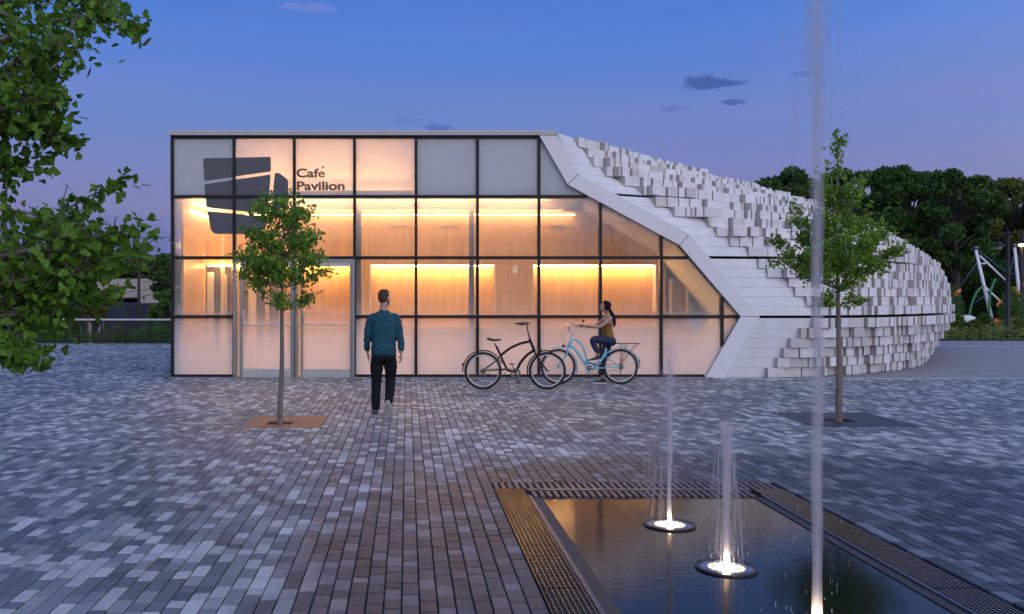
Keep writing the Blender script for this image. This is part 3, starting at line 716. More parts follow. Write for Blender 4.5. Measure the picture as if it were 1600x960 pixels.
MB().box((bx(326), dy+.10, 0), (bx(340), dy+.14, 2.3)).build('lobby_door_leaf', mat('pale_leaf', (.6, .5, .38), .5), pav)
MB().box((bx(352), dy+.10, 0), (bx(360), dy+.14, 2.25)).build('lobby_door_leaf', mat('pale_leaf'), pav)
MB().box((bx(291), dy+.02, .0), (bx(300), dy+.06, 2.4)).build('side_window', mat('side_window_glass', (.08, .10, .11), .08, spec=.8), pav)
# steel columns inside the glass
for px in (559.5, 738):
    MB().box((fX(px)-.055, FY+.24, 0), (fX(px)+.055, FY+.36, 3.79)).build('column', mat('column_steel', (.16, .15, .15), .5, .2), pav)
def attic(x0, x1, y, t):
    pl = clip_poly([(p[0]-.06, p[1]-.04) for p in OUT], x0, x1, 3.87, 5.1); return MB().prism([(p[0], y, p[1]) for p in pl], (0, t, 0))
# attic above the ceiling: pale backing, a lit soffit box behind the second to fourth bays
attic(-5.0, 4.4, FY+.95, .05).build('attic_backing', mat('attic_white', (.62, .58, .52), .8), pav)
MB().box((vx[4]+.0, FY+.13, 3.87), (vx[4]+.03, FY+.94, 5.1)).build('attic_partition', GREYP, pav)
attic(vx[4]+.04, 4.3, FY+.30, .03).build('attic_blank', mat('attic_grey', (.26, .28, .29), .85), pav)
MB().box((vx[1]-.005, FY+.13, 3.87), (vx[1]+.015, FY+.94, 5.1)).build('attic_partition', GREYP, pav)
MB().box((vx[1]+.05, FY+.62, 3.94), (vx[4]-.06, FY+.66, 3.965)).build('light_strip', emit('attic_strip', (1, .50, .15), 80), pav)
MB().box((-3.75, FY+.45, 3.88), (vx[4]-.06, FY+.47, 4.02)).build('cove_lip', GREYP, pav)
# shell walls and roof of the body
MB().box((-5.05, FY+.15, 5.10), (fX(866), 26.0, 5.19)).build('roof', mat('roof_membrane', (.3, .3, .3), .8), pav)
MB().box((-5.05, 25.1, 0), (7.2, 25.2, 5.1)).build('rear_wall', mat('rear_render', (.4, .4, .4), .8), pav)
SG = MB()
for k in range(4):
    y0 = FY+.15+k*1.32
    MB().add([(-5.03, y0, .03), (-5.03, y0+1.28, .03), (-5.03, y0+1.28, 3.75), (-5.03, y0, 3.75)], [(0, 1, 2, 3)]).build('side_pane', GLASS, pav)
    MB().box((-5.06, y0+1.28, 0), (-4.99, y0+1.32, 5.1)).build('side_mullion', BLACK, pav)
MB().box((-5.06, FY+.13, 3.75), (-4.99, 25.1, 5.1)).build('side_spandrel', GREYP, pav)

# ---- the block shell
ST = [[(0, 1128, 19.62), (1.28, 1185, 19.62), (2.54, 1107, 19.62), (3.05, 1075, 19.62), (4.3, 903, 19.62), (5.2, 870, 19.62)],
      [(0, 1230, 19.85), (1.28, 1280, 19.75), (2.54, 1220, 20.0), (3.05, 1185, 20.2), (3.87, 1080, 20.7), (4.5, 1035, 21.9), (5.2, 1000, 23.5)],
      [(0, 1320, 20.7), (1.28, 1358, 20.4), (2.54, 1312, 20.9), (3.05, 1285, 21.4), (3.87, 1215, 22.8), (4.45, 1170, 24.8), (5.05, 1135, 27)],
      [(0, 1385, 21.9), (1.28, 1420, 21.5), (2.54, 1375, 22.4), (3.05, 1345, 23.2), (3.87, 1290, 25.3), (4.55, 1250, 28)],
      [(0, 1419, 23.6), (1.28, 1463, 23.1), (2.54, 1430, 24.4), (3.05, 1403, 25.6), (3.88, 1343, 29)],
      [(0, 1429, 25.4), (1.28, 1477, 25.1), (2.0, 1466, 26.0), (2.54, 1452, 27.2), (3.12, 1420, 29.5)],
      [(0, 1422, 30), (1.28, 1472, 30), (2.0, 1466, 30.6), (2.62, 1456, 31.5)]]
STW = [[(z, (px-X0)*Y/F, Y) for z, px, Y in s] for s in ST]
def st_xy(s, z):
    for a, b in zip(s, s[1:]):
        if z <= b[0] or b is s[-1]:
            t = (z-a[0])/(b[0]-a[0]); t = min(t, 1.25); return a[1]+(b[1]-a[1])*t, a[2]+(b[2]-a[2])*t
def surf(u, z):
    k = max(0, min(5, int(u))); t = u-k
    pts = [Vector(st_xy(STW[max(0, min(6, j))], z)) for j in (k-1, k, k+1, k+2)]
    p0, p1, p2, p3 = pts
    if k == 0: p0 = p1*2-p2
    if k == 5: p3 = p2*2-p1
    return .5*((2*p1)+(-p0+p2)*t+(2*p0-5*p1+4*p2-p3)*t*t+(-p0+3*p1-3*p2+p3)*t**3)
def ztop(u):
    k = max(0, min(5, int(u))); return STW[k][-1][0]+(STW[k+1][-1][0]-STW[k][-1][0])*(u-k)
start_px = [(5.13, 897), (4.9, 912), (4.7, 921), (4.47, 941), (4.2, 962), (4.0, 992), (3.8, 1008), (3.57, 1037), (3.34, 1090), (3.13, 1107), (2.9, 1132), (2.65, 1160),
            (2.45, 1178), (2.2, 1192), (2.0, 1225), (1.78, 1235), (1.56, 1253), (1.35, 1266), (1.15, 1262), (.95, 1242), (.72, 1226), (.5, 1215), (.3, 1205), (.1, 1191)]
def sstart(z):
    return min(start_px, key=lambda t: abs(t[0]-z))[1]
GAPS = [0, 1.28, 2.54, 3.87, 5.2]
rows = []
for a, b in zip(GAPS, GAPS[1:]):
    nrow = 6
    lo, hi = a+(.035 if a > 0 else 0), b-.02
    for k in range(nrow): rows.append((lo+(hi-lo)*k/nrow, lo+(hi-lo)*(k+1)/nrow, k))
# dark inner core seen only in the joints
m = MB(); zs = np.linspace(0, 5.2, 27); us = np.linspace(0, 6, 49)
for u in us:
    for z in zs:
        zz = min(z, ztop(u)-.12); p = surf(u, zz); d = (surf(min(u+.05, 6), zz)-surf(max(u-.05, 0), zz)).normalized(); nn = Vector((d.y, -d.x))
        q = p-nn*.34; m.v.append((q.x-(.0 if u > .2 else .1), q.y+(.12 if u < .2 else 0), zz))
for i in range(len(us)-1):
    for j in range(len(zs)-1): a = i*len(zs)+j; m.f.append((a, a+len(zs), a+len(zs)+1, a+1))
m.build('shell_core', mat('dark_membrane', (.012, .012, .015), .7), pav)
# roof over the shell, behind its stepped crest
m = MB(); rim = []
for u in np.linspace(0, 6, 25):
    z = ztop(u)-.14; p = surf(u, z); rim.append((p.x, p.y+.25, z))
m.v = rim + [(fX(866), 26, 5.1)]
for k in range(len(rim)-1): m.f.append((k, k+1, len(rim)))
m.v += [(fX(866), 33, 4.8), (rim[-1][0]-1, 34, 2.5)]; m.f.append((len(rim)-1, len(rim)+2, len(rim)+1, len(rim)))
m.build('shell_roof', mat('roof_membrane'), pav)
rb = random.Random(21)
BT = [mat('cement_block_%s' % k, c, .6, var=.10, scale=5, bump=.06, bscale=70, aniso=(1, 1, .4)) for k, c in (('white', (.74, .74, .74)), ('pale', (.69, .685, .68)), ('warm', (.62, .60, .58)), ('cool', (.66, .675, .69)), ('drab', (.53, .51, .50)))]
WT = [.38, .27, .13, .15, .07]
blocks = []
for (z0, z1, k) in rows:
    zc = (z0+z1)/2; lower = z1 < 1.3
    us_px = sstart(zc)
    # arc walk along u
    u = 0.0
    zq = z0+.0 if not lower else z1        # front sits on the row's outermost edge
    # find u where projected px reaches the first block
    def pxof(u):
        p = surf(u, zc); return X0+F*p.x/p.y
    while pxof(u) < us_px and u < 5.9: u += .01
    u_start = u
    # planks from the surround to the first block: lie on the slope itself
    nsub = max(1, int(round(u_start*3)))
    cut = 0
    while cut < nsub:
        ln = rb.choice((2, 3, 4)); ue = u_start+.22; ua, ub = ue*cut/nsub, ue*min(nsub, cut+ln)/nsub; cut += ln
        pts0 = [surf(ua+(ub-ua)*t/4, z0+.002) for t in range(5)]; pts1 = [surf(ua+(ub-ua)*t/4, z1-.002) for t in range(5)]
        mm = MB(); off = -.004*rb.random()
        V = []
        for i in range(5):
            a, b = pts0[i], pts1[i]
            V += [(a.x, a.y+off, z0+.002), (b.x, b.y+off, z1-.002), (b.x-.02, b.y+.16, z1-.002), (a.x-.02, a.y+.16, z0+.002)]
        mm.v = V
        for i in range(4):
            for q in range(4): mm.f.append((i*4+q, (i+1)*4+q, (i+1)*4+(q+1) % 4, i*4+(q+1) % 4))
        mm.f += [(3, 2, 1, 0), (16, 17, 18, 19)]
        mm.build('cladding_plank', WHITE, pav)
    prev = 0
    while u < 6:
        if z1 > ztop(u)+.07: break
        w = rb.choice((.09, .11, .14, .18, .22, .28, .34, .44)) if u < 1.6 else rb.choice((.08, .11, .14, .18, .24, .3)) if u < 4 else rb.choice((.09, .12, .16, .2, .28))
        p = surf(u, zq); e_ = surf(min(u+.02, 6.0), zq) if u < 5.97 else surf(u, zq)+(surf(u, zq)-surf(u-.02, zq))
        seg = (e_-p); sl = seg.length/.02 if u < 5.97 else 3
        if sl < 1e-3: break
        t = seg.normalized(); nn = Vector((t.y, -t.x))
        if nn.y > 0 and nn.x < 0: nn = -nn
        # the facets keep turning a little towards the plaza
        yaw = math.atan2(t.y, t.x)*.88
        prot = rb.choice((0, .03, .06, .10, .15, .2))+.02 if not lower else rb.choice((0, .05, .1, .15))+.04
        if u-u_start < .02: prot = .05 if not lower else .12
        if abs(prot-prev) < .02: prot += .04
        prev = prot
        c2 = p + t*(w/2) + nn*prot
        ztp = z1 + ((z1-z0) if (not lower and k < 5 and rb.random() < -1 and u-u_start > .3 and w < .4) else 0)
        if ztp > z1: c2 = c2+nn*.05
        blocks.append((c2.x, c2.y, z0, ztp, w, yaw, lower, u, zc))
        u += w/sl*.985
print('BLOCKS', len(blocks))
def block_px(b): return (b[4]*(b[3]-b[2]))*(1/b[1])**2*(abs(math.cos(b[5]))+.2)
bidx = sorted(range(len(blocks)), key=lambda i: -block_px(blocks[i])); bset = set(bidx[:300])
rest = {}
SIDE = mat('block_side', (.42, .385, .365), .65, var=.22, scale=3, aniso=(2, 2, .6))  # brownish side faces; part of their shade is put into this colour
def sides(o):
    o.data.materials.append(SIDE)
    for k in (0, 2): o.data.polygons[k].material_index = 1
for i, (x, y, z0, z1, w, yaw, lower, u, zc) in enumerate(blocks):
    dep = .95 if not lower else .5
    if zc > 3.5: dep = 1.5
    M = Matrix.Translation((x, y, 0)) @ Matrix.Rotation(yaw, 4, 'Z')
    # a folded sheet: front, sides, lid, with a slim bevel at the front edge
    h0, h1 = z0+.003, z1-.003; a = w/2-.003; e2 = .006
    V = [(-a, dep, h0), (a, dep, h0), (a, dep, h1), (-a, dep, h1), (-a, e2, h0), (a, e2, h0), (a, e2, h1), (-a, e2, h1), (-a+e2, 0, h0+e2), (a-e2, 0, h0+e2), (a-e2, 0, h1-e2), (-a+e2, 0, h1-e2)]
    V = [M @ Vector(v) for v in V]
    Fc = [(4, 0, 3, 7), (0, 4, 5, 1), (1, 5, 6, 2), (7, 3, 2, 6), (8, 11, 10, 9)][:5]
    Fc = [(4, 7, 3, 0), (0, 1, 5, 4), (1, 2, 6, 5), (7, 6, 2, 3), (8, 9, 10, 11), (4, 5, 9, 8), (5, 6, 10, 9), (6, 7, 11, 10), (7, 4, 8, 11)]
    mi = rb.choices(range(5), [.15, .2, .3, .1, .25] if lower else WT)[0]  # lower rows favour darker tones: shade of their downward lean put into colour
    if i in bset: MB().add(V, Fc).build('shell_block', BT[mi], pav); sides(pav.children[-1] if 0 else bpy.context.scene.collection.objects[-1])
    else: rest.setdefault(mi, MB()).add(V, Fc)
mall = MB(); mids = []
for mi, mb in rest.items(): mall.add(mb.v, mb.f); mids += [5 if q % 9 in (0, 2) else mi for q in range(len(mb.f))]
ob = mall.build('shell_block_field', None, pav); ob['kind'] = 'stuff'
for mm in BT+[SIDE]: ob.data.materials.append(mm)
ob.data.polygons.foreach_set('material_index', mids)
p0 = P(969, 244, 22)
MB().tube([p0, p0+Vector((0, 0, .17))], .02, 8).build('roof_vent_pipe', mat('vent_black', (.02, .02, .02), .5), pav)
# ================================================================== TREES
def leaf_mat(name, col, var=.4, tl=.35):
    m = bpy.data.materials.new(name); m.use_nodes = True; nt = m.node_tree; N = nt.nodes; L = nt.links; b = N['Principled BSDF']; MATS[name] = m
    g = N.new('ShaderNodeNewGeometry'); r = N.new('ShaderNodeValToRGB'); L.new(g.outputs['Random Per Island'], r.inputs[0])
    e = r.color_ramp.elements; e[0].color = tuple(c*(1-var) for c in col)+(1,); e[1].color = (col[0]*(1+var*1.2), col[1]*(1+var*.8), col[2]*(1+var*.5), 1)
    L.new(r.outputs[0], b.inputs['Base Color']); b.inputs['Roughness'].default_value = .55; b.inputs['Specular IOR Level'].default_value = .3
    t = N.new('ShaderNodeBsdfTranslucent'); L.new(r.outputs[0], t.inputs[0]); mx = N.new('ShaderNodeMixShader'); mx.inputs[0].default_value = tl
    o = N['Material Output']; L.new(b.outputs[0], mx.inputs[1]); L.new(t.outputs[0], mx.inputs[2]); L.new(mx.outputs[0], o.inputs[0]); return m
def ginkgo_leaf(n=3):
    """a small fan with a notch and a stalk, local: stalk at the origin, blade towards +y"""
    return [(0, 0, 0), (-.006, .28, 0), (-.58, .80, .10), (-.36, 1.0, .05), (-.08, 1.06, -.02), (0, .78, -.03), (.10, 1.05, -.02), (.38, .98, .05), (.58, .76, .10), (.006, .30, 0)], \
           [(0, 9, 1), (1, 5, 4, 3, 2), (1, 9, 5), (9, 8, 7, 6, 5)]
LV, LF = ginkgo_leaf()
def rot_rand(rr, up=.3):
    d = Vector((rr.gauss(0, 1), rr.gauss(0, 1), rr.gauss(-up, .8))).normalized()
    return d.to_track_quat('Y', 'Z').to_matrix().to_4x4() @ Matrix.Rotation(rr.uniform(0, 2*PI), 4, 'Y')
def put_leaf(m, p, s, rr, up=.3):
    M = Matrix.Translation(p) @ rot_rand(rr, up) @ Matrix.Scale(s, 4); m.add([M @ Vector(v) for v in LV], LF)
BARK = mat('grey_bark', (.17, .145, .125), .9, var=.3, scale=14, aniso=(1, 1, .3), bump=.8, bscale=60)
DBARK = mat('dark_bark', (.035, .03, .025), .9)
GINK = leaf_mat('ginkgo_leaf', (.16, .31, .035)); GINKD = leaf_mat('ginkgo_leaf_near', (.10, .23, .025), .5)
def young_ginkgo(base, H, label, seed, levels, nleaf, ls, lean, leader=0, trunk_r=.042):
    rr = random.Random(seed); b = Vector(base)
    t = thing('ginkgo_tree', label, 'tree', base, 'young ginkgo trees standing in the plaza')
    z0 = levels[0][0]
    top = b+Vector((lean[0], lean[1], H*.93))
    tp = [b+Vector((0, 0, -.1)), b+Vector((rr.uniform(-.01, .01), 0, .3)), b+Vector((lean[0]*.3+.01, 0, z0*.5)), b+Vector((lean[0]*.5, 0, z0)), b+Vector((lean[0]*.8, 0, (z0+H)*.5)), top]
    TP = catmull(tp, 5); rs_ = [trunk_r*(1.15 if i < 2 else 1)*(1-.85*(i/(len(TP)-1))**1.3) for i in range(len(TP))]
    MB().tube(TP, rs_, 10).build('trunk', BARK, t, True)
    fol = MB(); br = MB(); ends = []
    def at_z(z):
        for q in TP:
            if q.z >= b.z+z: return q.copy()
        return TP[-1].copy()
    for (z, rad, nb, rise) in levels:
        for k in range(nb):
            a = 2*PI*(k+rr.random()*.7)/nb+z*2; p0 = at_z(z+rr.uniform(-.06, .06)); R_ = rad*rr.uniform(.72, 1.12)
            dr = Vector((math.cos(a), math.sin(a), 0)); p3 = p0+dr*R_+Vector((0, 0, rise*rr.uniform(.7, 1.3))); p1 = p0+dr*R_*.35+Vector((0, 0, rise*.25)); p2 = p0+dr*R_*.7+Vector((0, 0, rise*.6))
            C_ = catmull([p0, p1, p2, p3], 5); br.tube(C_, [.011*(1-.8*i/(len(C_)-1)) for i in range(len(C_))], 5)
            ends.append((C_, R_))
            for s in range(rr.choice((2, 3))):
                i = rr.randint(5, 12); q0 = C_[i]; q1 = q0+Vector((rr.gauss(0, .5), rr.gauss(0, .5), rr.uniform(.1, .8))).normalized()*R_*rr.uniform(.25, .5)
                C2 = catmull([q0, (q0+q1)/2+Vector((0, 0, .02)), q1], 4); br.tube(C2, .004, 4); ends.append((C2, R_*.5))
    if leader:
        q0 = top; q1 = b+Vector((lean[0]+.01, lean[1], H)); br.tube([q0, q1], .008, 5)
        C_ = catmull([at_z(H*.72), q0, q1], 8); ends += [(C_, leader)]*3
    br.build('branches', BARK, t)
    tot = sum(e[1] for e in ends)
    for C_, w in ends:
        for k in range(int(nleaf*w/tot*1.0)):
            i = rr.uniform(.25, 1)**.8*(len(C_)-1); a = int(min(i, len(C_)-2)); q = C_[a].lerp(C_[a+1], i-a)
            put_leaf(fol, q+Vector((rr.gauss(0, .045), rr.gauss(0, .045), rr.gauss(0, .035))), ls*rr.uniform(.6, 1.2), rr)
    fol.build('foliage', GINK, t)['kind'] = 'stuff'
    return t
young_ginkgo((-1.70, 12.42, 0), 2.98, 'young ginkgo with a round crown growing from the rusty pit cover', 5,
             [(1.52, .42, 4, .18), (1.72, .55, 6, .22), (1.95, .66, 8, .28), (2.2, .66, 8, .32), (2.45, .50, 6, .38), (2.65, .32, 5, .36)], 5600, .054, (.05, 0), .22)
young_ginkgo((5.90, 12.68, 0), 3.92, 'taller young ginkgo with a spreading crown and bare tip in dark pit cover', 9,
             [(1.60, .35, 4, .08), (1.72, .88, 6, .72), (1.8, .74, 7, .42), (2.0, .72, 7, .60), (2.25, .58, 6, .60), (2.55, .40, 5, .55), (2.95, .22, 3, .40)], 8200, .055, (-.02, 0), .35, .05)
# pit covers
def pit(x0, x1, y0, y1, hx, hy, m, label):
    t = thing('tree_pit_cover', label, 'pit cover', ((x0+x1)/2, (y0+y1)/2, 0))
    a, b, c_, d = hx-.17, hx+.17, hy-.16, hy+.16
    for q in (((x0, y0), (x1, c_)), ((x0, d), (x1, y1)), ((x0, c_+.003), (a, d-.003)), ((b, c_+.003), (x1, d-.003))):
        MB().box((q[0][0]+.002, q[0][1]+.001, -.02), (q[1][0]-.002, q[1][1]-.001, .004)).build('plate', m, t)
    MB().box((a, c_, -.05), (b, d, -.03)).build('soil', mat('pit_soil', (.02, .016, .012), .95), t)
pit(*PIT1[:2], *PIT1[2:], -1.72, 12.55, mat('rusty_steel', (.26, .12, .075), .6, .0, var=.3, scale=5, bump=.1), 'rust-brown steel cover plates round the foot of the shorter ginkgo')
pit(*PIT2[:2], *PIT2[2:], 5.95, 12.80, mat('dark_pit_steel', (.035, .042, .055), .5, .3, var=.12, scale=4), 'dark slate-blue cover plates round the foot of the taller ginkgo')

# ---- the near ginkgo whose branches reach into the picture from beyond its edge
NT = thing('ginkgo_tree', 'big nearby ginkgo whose leafy branches hang in front of the sky and railing', 'tree', (-3.9, 5.9, 0))
rr = random.Random(31)
NTP = catmull([(-3.9, 5.9, -.1), (-3.88, 5.9, 1.0), (-3.92, 5.9, 2.2), (-3.85, 5.95, 3.6), (-3.8, 5.9, 5.2)], 5)
NBP = list(NTP)
MB().tube(NTP, [.13-.1*i/20 for i in range(21)], 12).build('trunk', BARK, NT, True)
nb = MB(); leaves = []
def nbranch(pts, r, dens, spread, side=.5, Ys=5.8):
    """pts: photo pixels with a depth each"""
    W3 = [P(p[0], p[1], p[2] if len(p) > 2 else Ys) for p in pts]
    # grow out of the nearest, slightly lower wood already there
    S = W3[0]; J = min(NBP, key=lambda q: (q-S).length+1.2*max(0, q.z-S.z+.05)); stub = catmull([J, J.lerp(S, .5)+Vector((0, 0, -.03)), S], 4)
    nb.tube(stub, [r*(1.25-.25*i/(len(stub)-1)) for i in range(len(stub))], 6)
    C_ = catmull(W3, 6); n = len(C_); NBP.extend(C_[2:n*2//3])
    nb.tube(C_, [r*(1-.82*i/(n-1)) for i in range(n)], 6)
    Ln = sum((C_[i+1]-C_[i]).length for i in range(n-1))
    cnt = int(Ln*dens*1.0)
    for k in range(cnt):
        i = rr.uniform(.05, 1)*(n-1); a = min(int(i), n-2); q = C_[a].lerp(C_[a+1], i-a)
        o_ = Vector((rr.gauss(0, 1), rr.gauss(0, 1.2), rr.gauss(0, 1)))*spread
        leaves.append((q+o_, rr.uniform(.045, .085)))
        if rr.random() < .25 and spread > .05: nb.tube([q, q+o_], .0035, 4, False)
# upper boughs
nbranch([(-190, 150, 5.9), (-60, 90, 5.8), (60, 40, 5.75), (150, 25, 5.7), (212, 34, 5.7)], .03, 190, .045)
nbranch([(-190, 110, 5.9), (-60, 30, 6.2), (40, -10, 6.0), (130, -5, 6.0), (160, 2, 6.0)], .03, 210, .07)
nbranch([(-190, 180, 5.9), (-80, 150, 5.6), (20, 100, 5.6), (80, 70, 5.5), (120, 85, 5.5)], .03, 230, .08)
nbranch([(-150, 190, 5.9), (-40, 150, 6.0), (40, 120, 6.1), (85, 125, 6.1)], .02, 230, .07)
nbranch([(-150, 240, 5.9), (-60, 200, 5.6), (20, 165, 5.5), (60, 150, 5.5), (88, 168, 5.5)], .02, 240, .07)
nbranch([(-120, 260, 5.9), (-30, 220, 5.7), (30, 200, 5.7), (80, 208, 5.7), (125, 218, 5.7)], .016, 120, .028)
nbranch([(-120, 240, 6), (-20, 190, 5.8), (40, 180, 5.8), (95, 186, 5.8)], .016, 130, .045)
nbranch([(-60, 60, 5.9), (0, 20, 5.8), (40, 60, 5.8), (55, 120, 5.8), (70, 190, 5.8), (95, 235, 5.8)], .014, 150, .05)
# twigs between
nbranch([(-60, 290, 5.8), (-10, 260, 5.8), (20, 250, 5.8), (45, 262, 5.8), (62, 258, 5.8)], .010, 170, .045)
nbranch([(10, 430, 5.8), (8, 340, 5.8), (10, 280, 5.8), (5, 240, 5.8), (0, 180, 5.8)], .012, 110, .05)
nbranch([(-40, 440, 5.8), (20, 395, 5.7), (70, 352, 5.7), (120, 318, 5.7), (165, 295, 5.7), (205, 280, 5.7)], .014, 125, .030)
nbranch([(-40, 330, 5.8), (30, 330, 5.8), (75, 345, 5.8), (120, 352, 5.8)], .010, 120, .035)
nbranch([(60, 430, 5.7), (110, 405, 5.6), (150, 378, 5.6), (190, 360, 5.6), (230, 350, 5.6)], .010, 130, .028)
nbranch([(90, 440, 5.7), (150, 420, 5.6), (205, 395, 5.6), (248, 370, 5.6)], .010, 120, .030)
# low mass
for y0, y1, ln, d in ((400, 395, 130, 6.0), (430, 410, 160, 5.8), (450, 422, 130, 5.5), (470, 455, 95, 6.1), (480, 445, 105, 5.7), (500, 480, 75, 5.6), (520, 500, 70, 5.9), (425, 392, 185, 6.2), (410, 370, 120, 5.5), (440, 410, 165, 6.0), (490, 470, 95, 5.8)):
    nbranch([(-190, y0+10, 5.9), (-60, y0, d), (ln*.4, (y0+y1)/2, d), (ln*.8, y1, d), (ln, y1+3, d)], .02, 160, .085)
nbranch([(-120, 520, 5.9), (-20, 520, 5.5), (30, 545, 5.4), (62, 552, 5.4)], .014, 150, .04)
nbranch([(-120, 530, 5.9), (-20, 540, 5.2), (10, 548, 5.2), (45, 548, 5.2)], .012, 140, .03)
nbranch([(60, 455, 5.7), (120, 458, 5.6), (150, 462, 5.6), (195, 447, 5.6)], .008, 120, .028)
# the side of the crown that reaches away from the plaza, outside the picture
for k in range(9):
    z_ = 1.9+.36*k; a_ = math.pi*(.75+.5*((k*37) % 9)/9); R_ = 1.5-.08*k; q0 = Vector((-3.9, 5.9, z_)); q3 = q0+Vector((math.cos(a_)*R_, math.sin(a_)*R_, .5))
    C_ = catmull([q0, q0.lerp(q3, .5)+Vector((0, 0, -.05)), q3], 6); nb.tube(C_, [.022*(1-.8*i/12) for i in range(13)], 6)
    for j in range(260):
        i = rr.uniform(2, 12); q = C_[int(i) if i < 12 else 12]; leaves.append((q+Vector((rr.gauss(0, .13), rr.gauss(0, .13), rr.gauss(0, .11))), rr.uniform(.045, .085)))
nb.build('branches', BARK, NT)
inpic = []
for i, (q, s) in enumerate(leaves):
    px = X0+F*q.x/q.y; py = Y0-F*(q.z-EYE)/q.y
    inpic.append((0 <= px and 0 <= py, s/q.y, i))
pick = set(i for ok, w, i in sorted(inpic, key=lambda t: (not t[0], -t[1]))[:300])
lm = []
for k in range(12):
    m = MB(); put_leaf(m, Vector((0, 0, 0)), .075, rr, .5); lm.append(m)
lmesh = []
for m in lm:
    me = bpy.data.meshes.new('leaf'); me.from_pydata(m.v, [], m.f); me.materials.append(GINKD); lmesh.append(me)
big = MB()
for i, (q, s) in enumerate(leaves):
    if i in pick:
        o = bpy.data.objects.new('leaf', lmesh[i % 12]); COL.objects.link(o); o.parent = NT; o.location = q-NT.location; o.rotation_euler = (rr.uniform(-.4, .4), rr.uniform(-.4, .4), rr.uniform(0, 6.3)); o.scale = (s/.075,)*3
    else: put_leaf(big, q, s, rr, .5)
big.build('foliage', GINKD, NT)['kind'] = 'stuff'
print('LEAVES', len(leaves))

# ---- background trees: crowns of leaf sprays on limbs
def bg_tree(base, H, crown, n, ls, m, label, cat='tree', group=None, seed=1, name='broadleaf_tree', trunk_r=.3, dense=1.0, shape='round'):
    rr = random.Random(seed); t = thing(name, label, cat, base, group); b = Vector(base)
    MB().tube(catmull([b+Vector((0, 0, -.5)), b+Vector((.1, 0, H*.3)), b+Vector((-.1, 0, H*.65))], 4), [trunk_r*(1-.6*i/8) for i in range(9)], 8).build('trunk', DBARK, t, True)
    br = MB(); fol = MB(); cl = []
    cz, cr, ch = crown
    for k in range(46):
        a = rr.uniform(0, 2*PI); zf = rr.uniform(-1, 1) if shape == 'round' else rr.uniform(-1, 1)
        R_ = cr*(math.sqrt(max(.05, 1-zf*zf)) if shape == 'round' else (1-(zf+1)/2)*.95+.08)*rr.uniform(.55, 1.0)
        c_ = b+Vector((math.cos(a)*R_, math.sin(a)*R_, cz+zf*ch)); s = cr*rr.uniform(.12, .33)*(1 if shape == 'round' else .6)
        cl.append((c_, s)); p0 = b+Vector((0, 0, min(H*.62, max(H*.2, cz+zf*ch-cr*.5)))); br.tube(catmull([p0, (p0+c_)/2+Vector((0, 0, cr*.1)), c_], 3), [trunk_r*.3*(1-.12*i) for i in range(7)], 5)
    br.build('branches', DBARK, t)
    tot = sum(s*s for _, s in cl)
    for c_, s in cl:
        for k in range(int(2.6*n*s*s/tot)):
            d = Vector((rr.gauss(0, 1), rr.gauss(0, 1), rr.gauss(0, 1))).normalized()*s*rr.uniform(.55, 1.08); d.z *= .75
            p = c_+d; u = Vector((rr.gauss(0, 1), rr.gauss(0, 1), rr.gauss(0, .7))).normalized(); v = u.orthogonal().normalized(); v = Matrix.Rotation(rr.uniform(0, 6.3), 3, u) @ v; w = u.cross(v); q = .58*ls*rr.uniform(.6, 1.3)
            fol.add([p-v*q, p+w*q*.45, p+v*q, p-w*q*.45], [(0, 1, 2, 3)])
    fol.build('foliage', m, t)['kind'] = 'stuff'; return t
DKL = leaf_mat('dark_leaf', (.042, .11, .02), .55, .2); MDL = leaf_mat('mid_leaf', (.05, .12, .024), .5, .25); OLL = leaf_mat('olive_leaf', (.10, .145, .03), .45, .25); GRL = leaf_mat('fresh_leaf', (.08, .19, .035), .45, .3)
def bgp(px, ytop, Y, wpx, n, ls, m, label, seed, low=None, g=None, zb=0):
    x = (px-X0)*Y/F; zt = EYE-(ytop-Y0)*Y/F; cr = wpx/2*Y/F; H = zt-zb
    ch = min(H*.42, cr*1.15) if low is None else (zt-(EYE-(low-Y0)*Y/F))/2
    return bg_tree((x, Y, zb), H, (zt-ch*1.02-zb, cr, ch*.9), n, ls, m, label, seed=seed, group=g)
G1 = 'dark trees rising behind the pavilion'
bgp(1232, 264, 62, 130, 5500, .30, MDL, 'low rounded tree peeping over the white block shell', 41, g=G1)
bgp(1330, 262, 70, 150, 6500, .32, MDL, 'broad tree standing directly behind the taller ginkgo crown', 42, g=G1)
bgp(1420, 258, 66, 150, 8500, .30, DKL, 'darkest dense tree at the middle of the far tree line', 43, low=430, g=G1)
bgp(1492, 262, 58, 135, 8500, .27, DKL, 'tall dark tree with airy top twigs over the playground mast', 44, low=420, g=G1)
bgp(1385, 330, 60, 130, 5000, .28, DKL, 'shorter dark tree filling the gap beyond the shell crest', 45, low=480, g=G1)
bgp(1590, 285, 64, 140, 7000, .25, OLL, 'olive-green tree above the street lamp', 46, low=395, g=G1)
bgp(1470, 380, 75, 170, 6500, .32, DKL, 'dark understorey tree behind the leaning mast', 47, low=520, g=G1)
bgp(1560, 380, 78, 170, 6500, .32, DKL, 'dark understorey tree behind the street lamp', 48, low=525, g=G1)
bgp(1660, 330, 70, 180, 6000, .30, DKL, 'dark tree at the far end of the tree line beyond the lamp', 49, low=520, g=G1)
bgp(1515, 360, 82, 120, 4500, .32, DKL, 'dark tree filling the gap behind the leaning mast top', 58, low=500, g=G1)
bgp(1440, 330, 84, 120, 4500, .32, DKL, 'dark tree behind the darkest crown of the tree line', 59, low=480, g=G1)
G2 = 'trees beyond the far street'
bgp(222, 398, 75, 75, 3500, .32, DKL, 'dark tree behind the flat beige building roof', 51, low=450, g=G2, zb=-2.6)
bgp(262, 396, 60, 60, 3000, .26, MDL, 'dark tree just beside the pavilion corner', 52, low=470, g=G2, zb=-2.6)
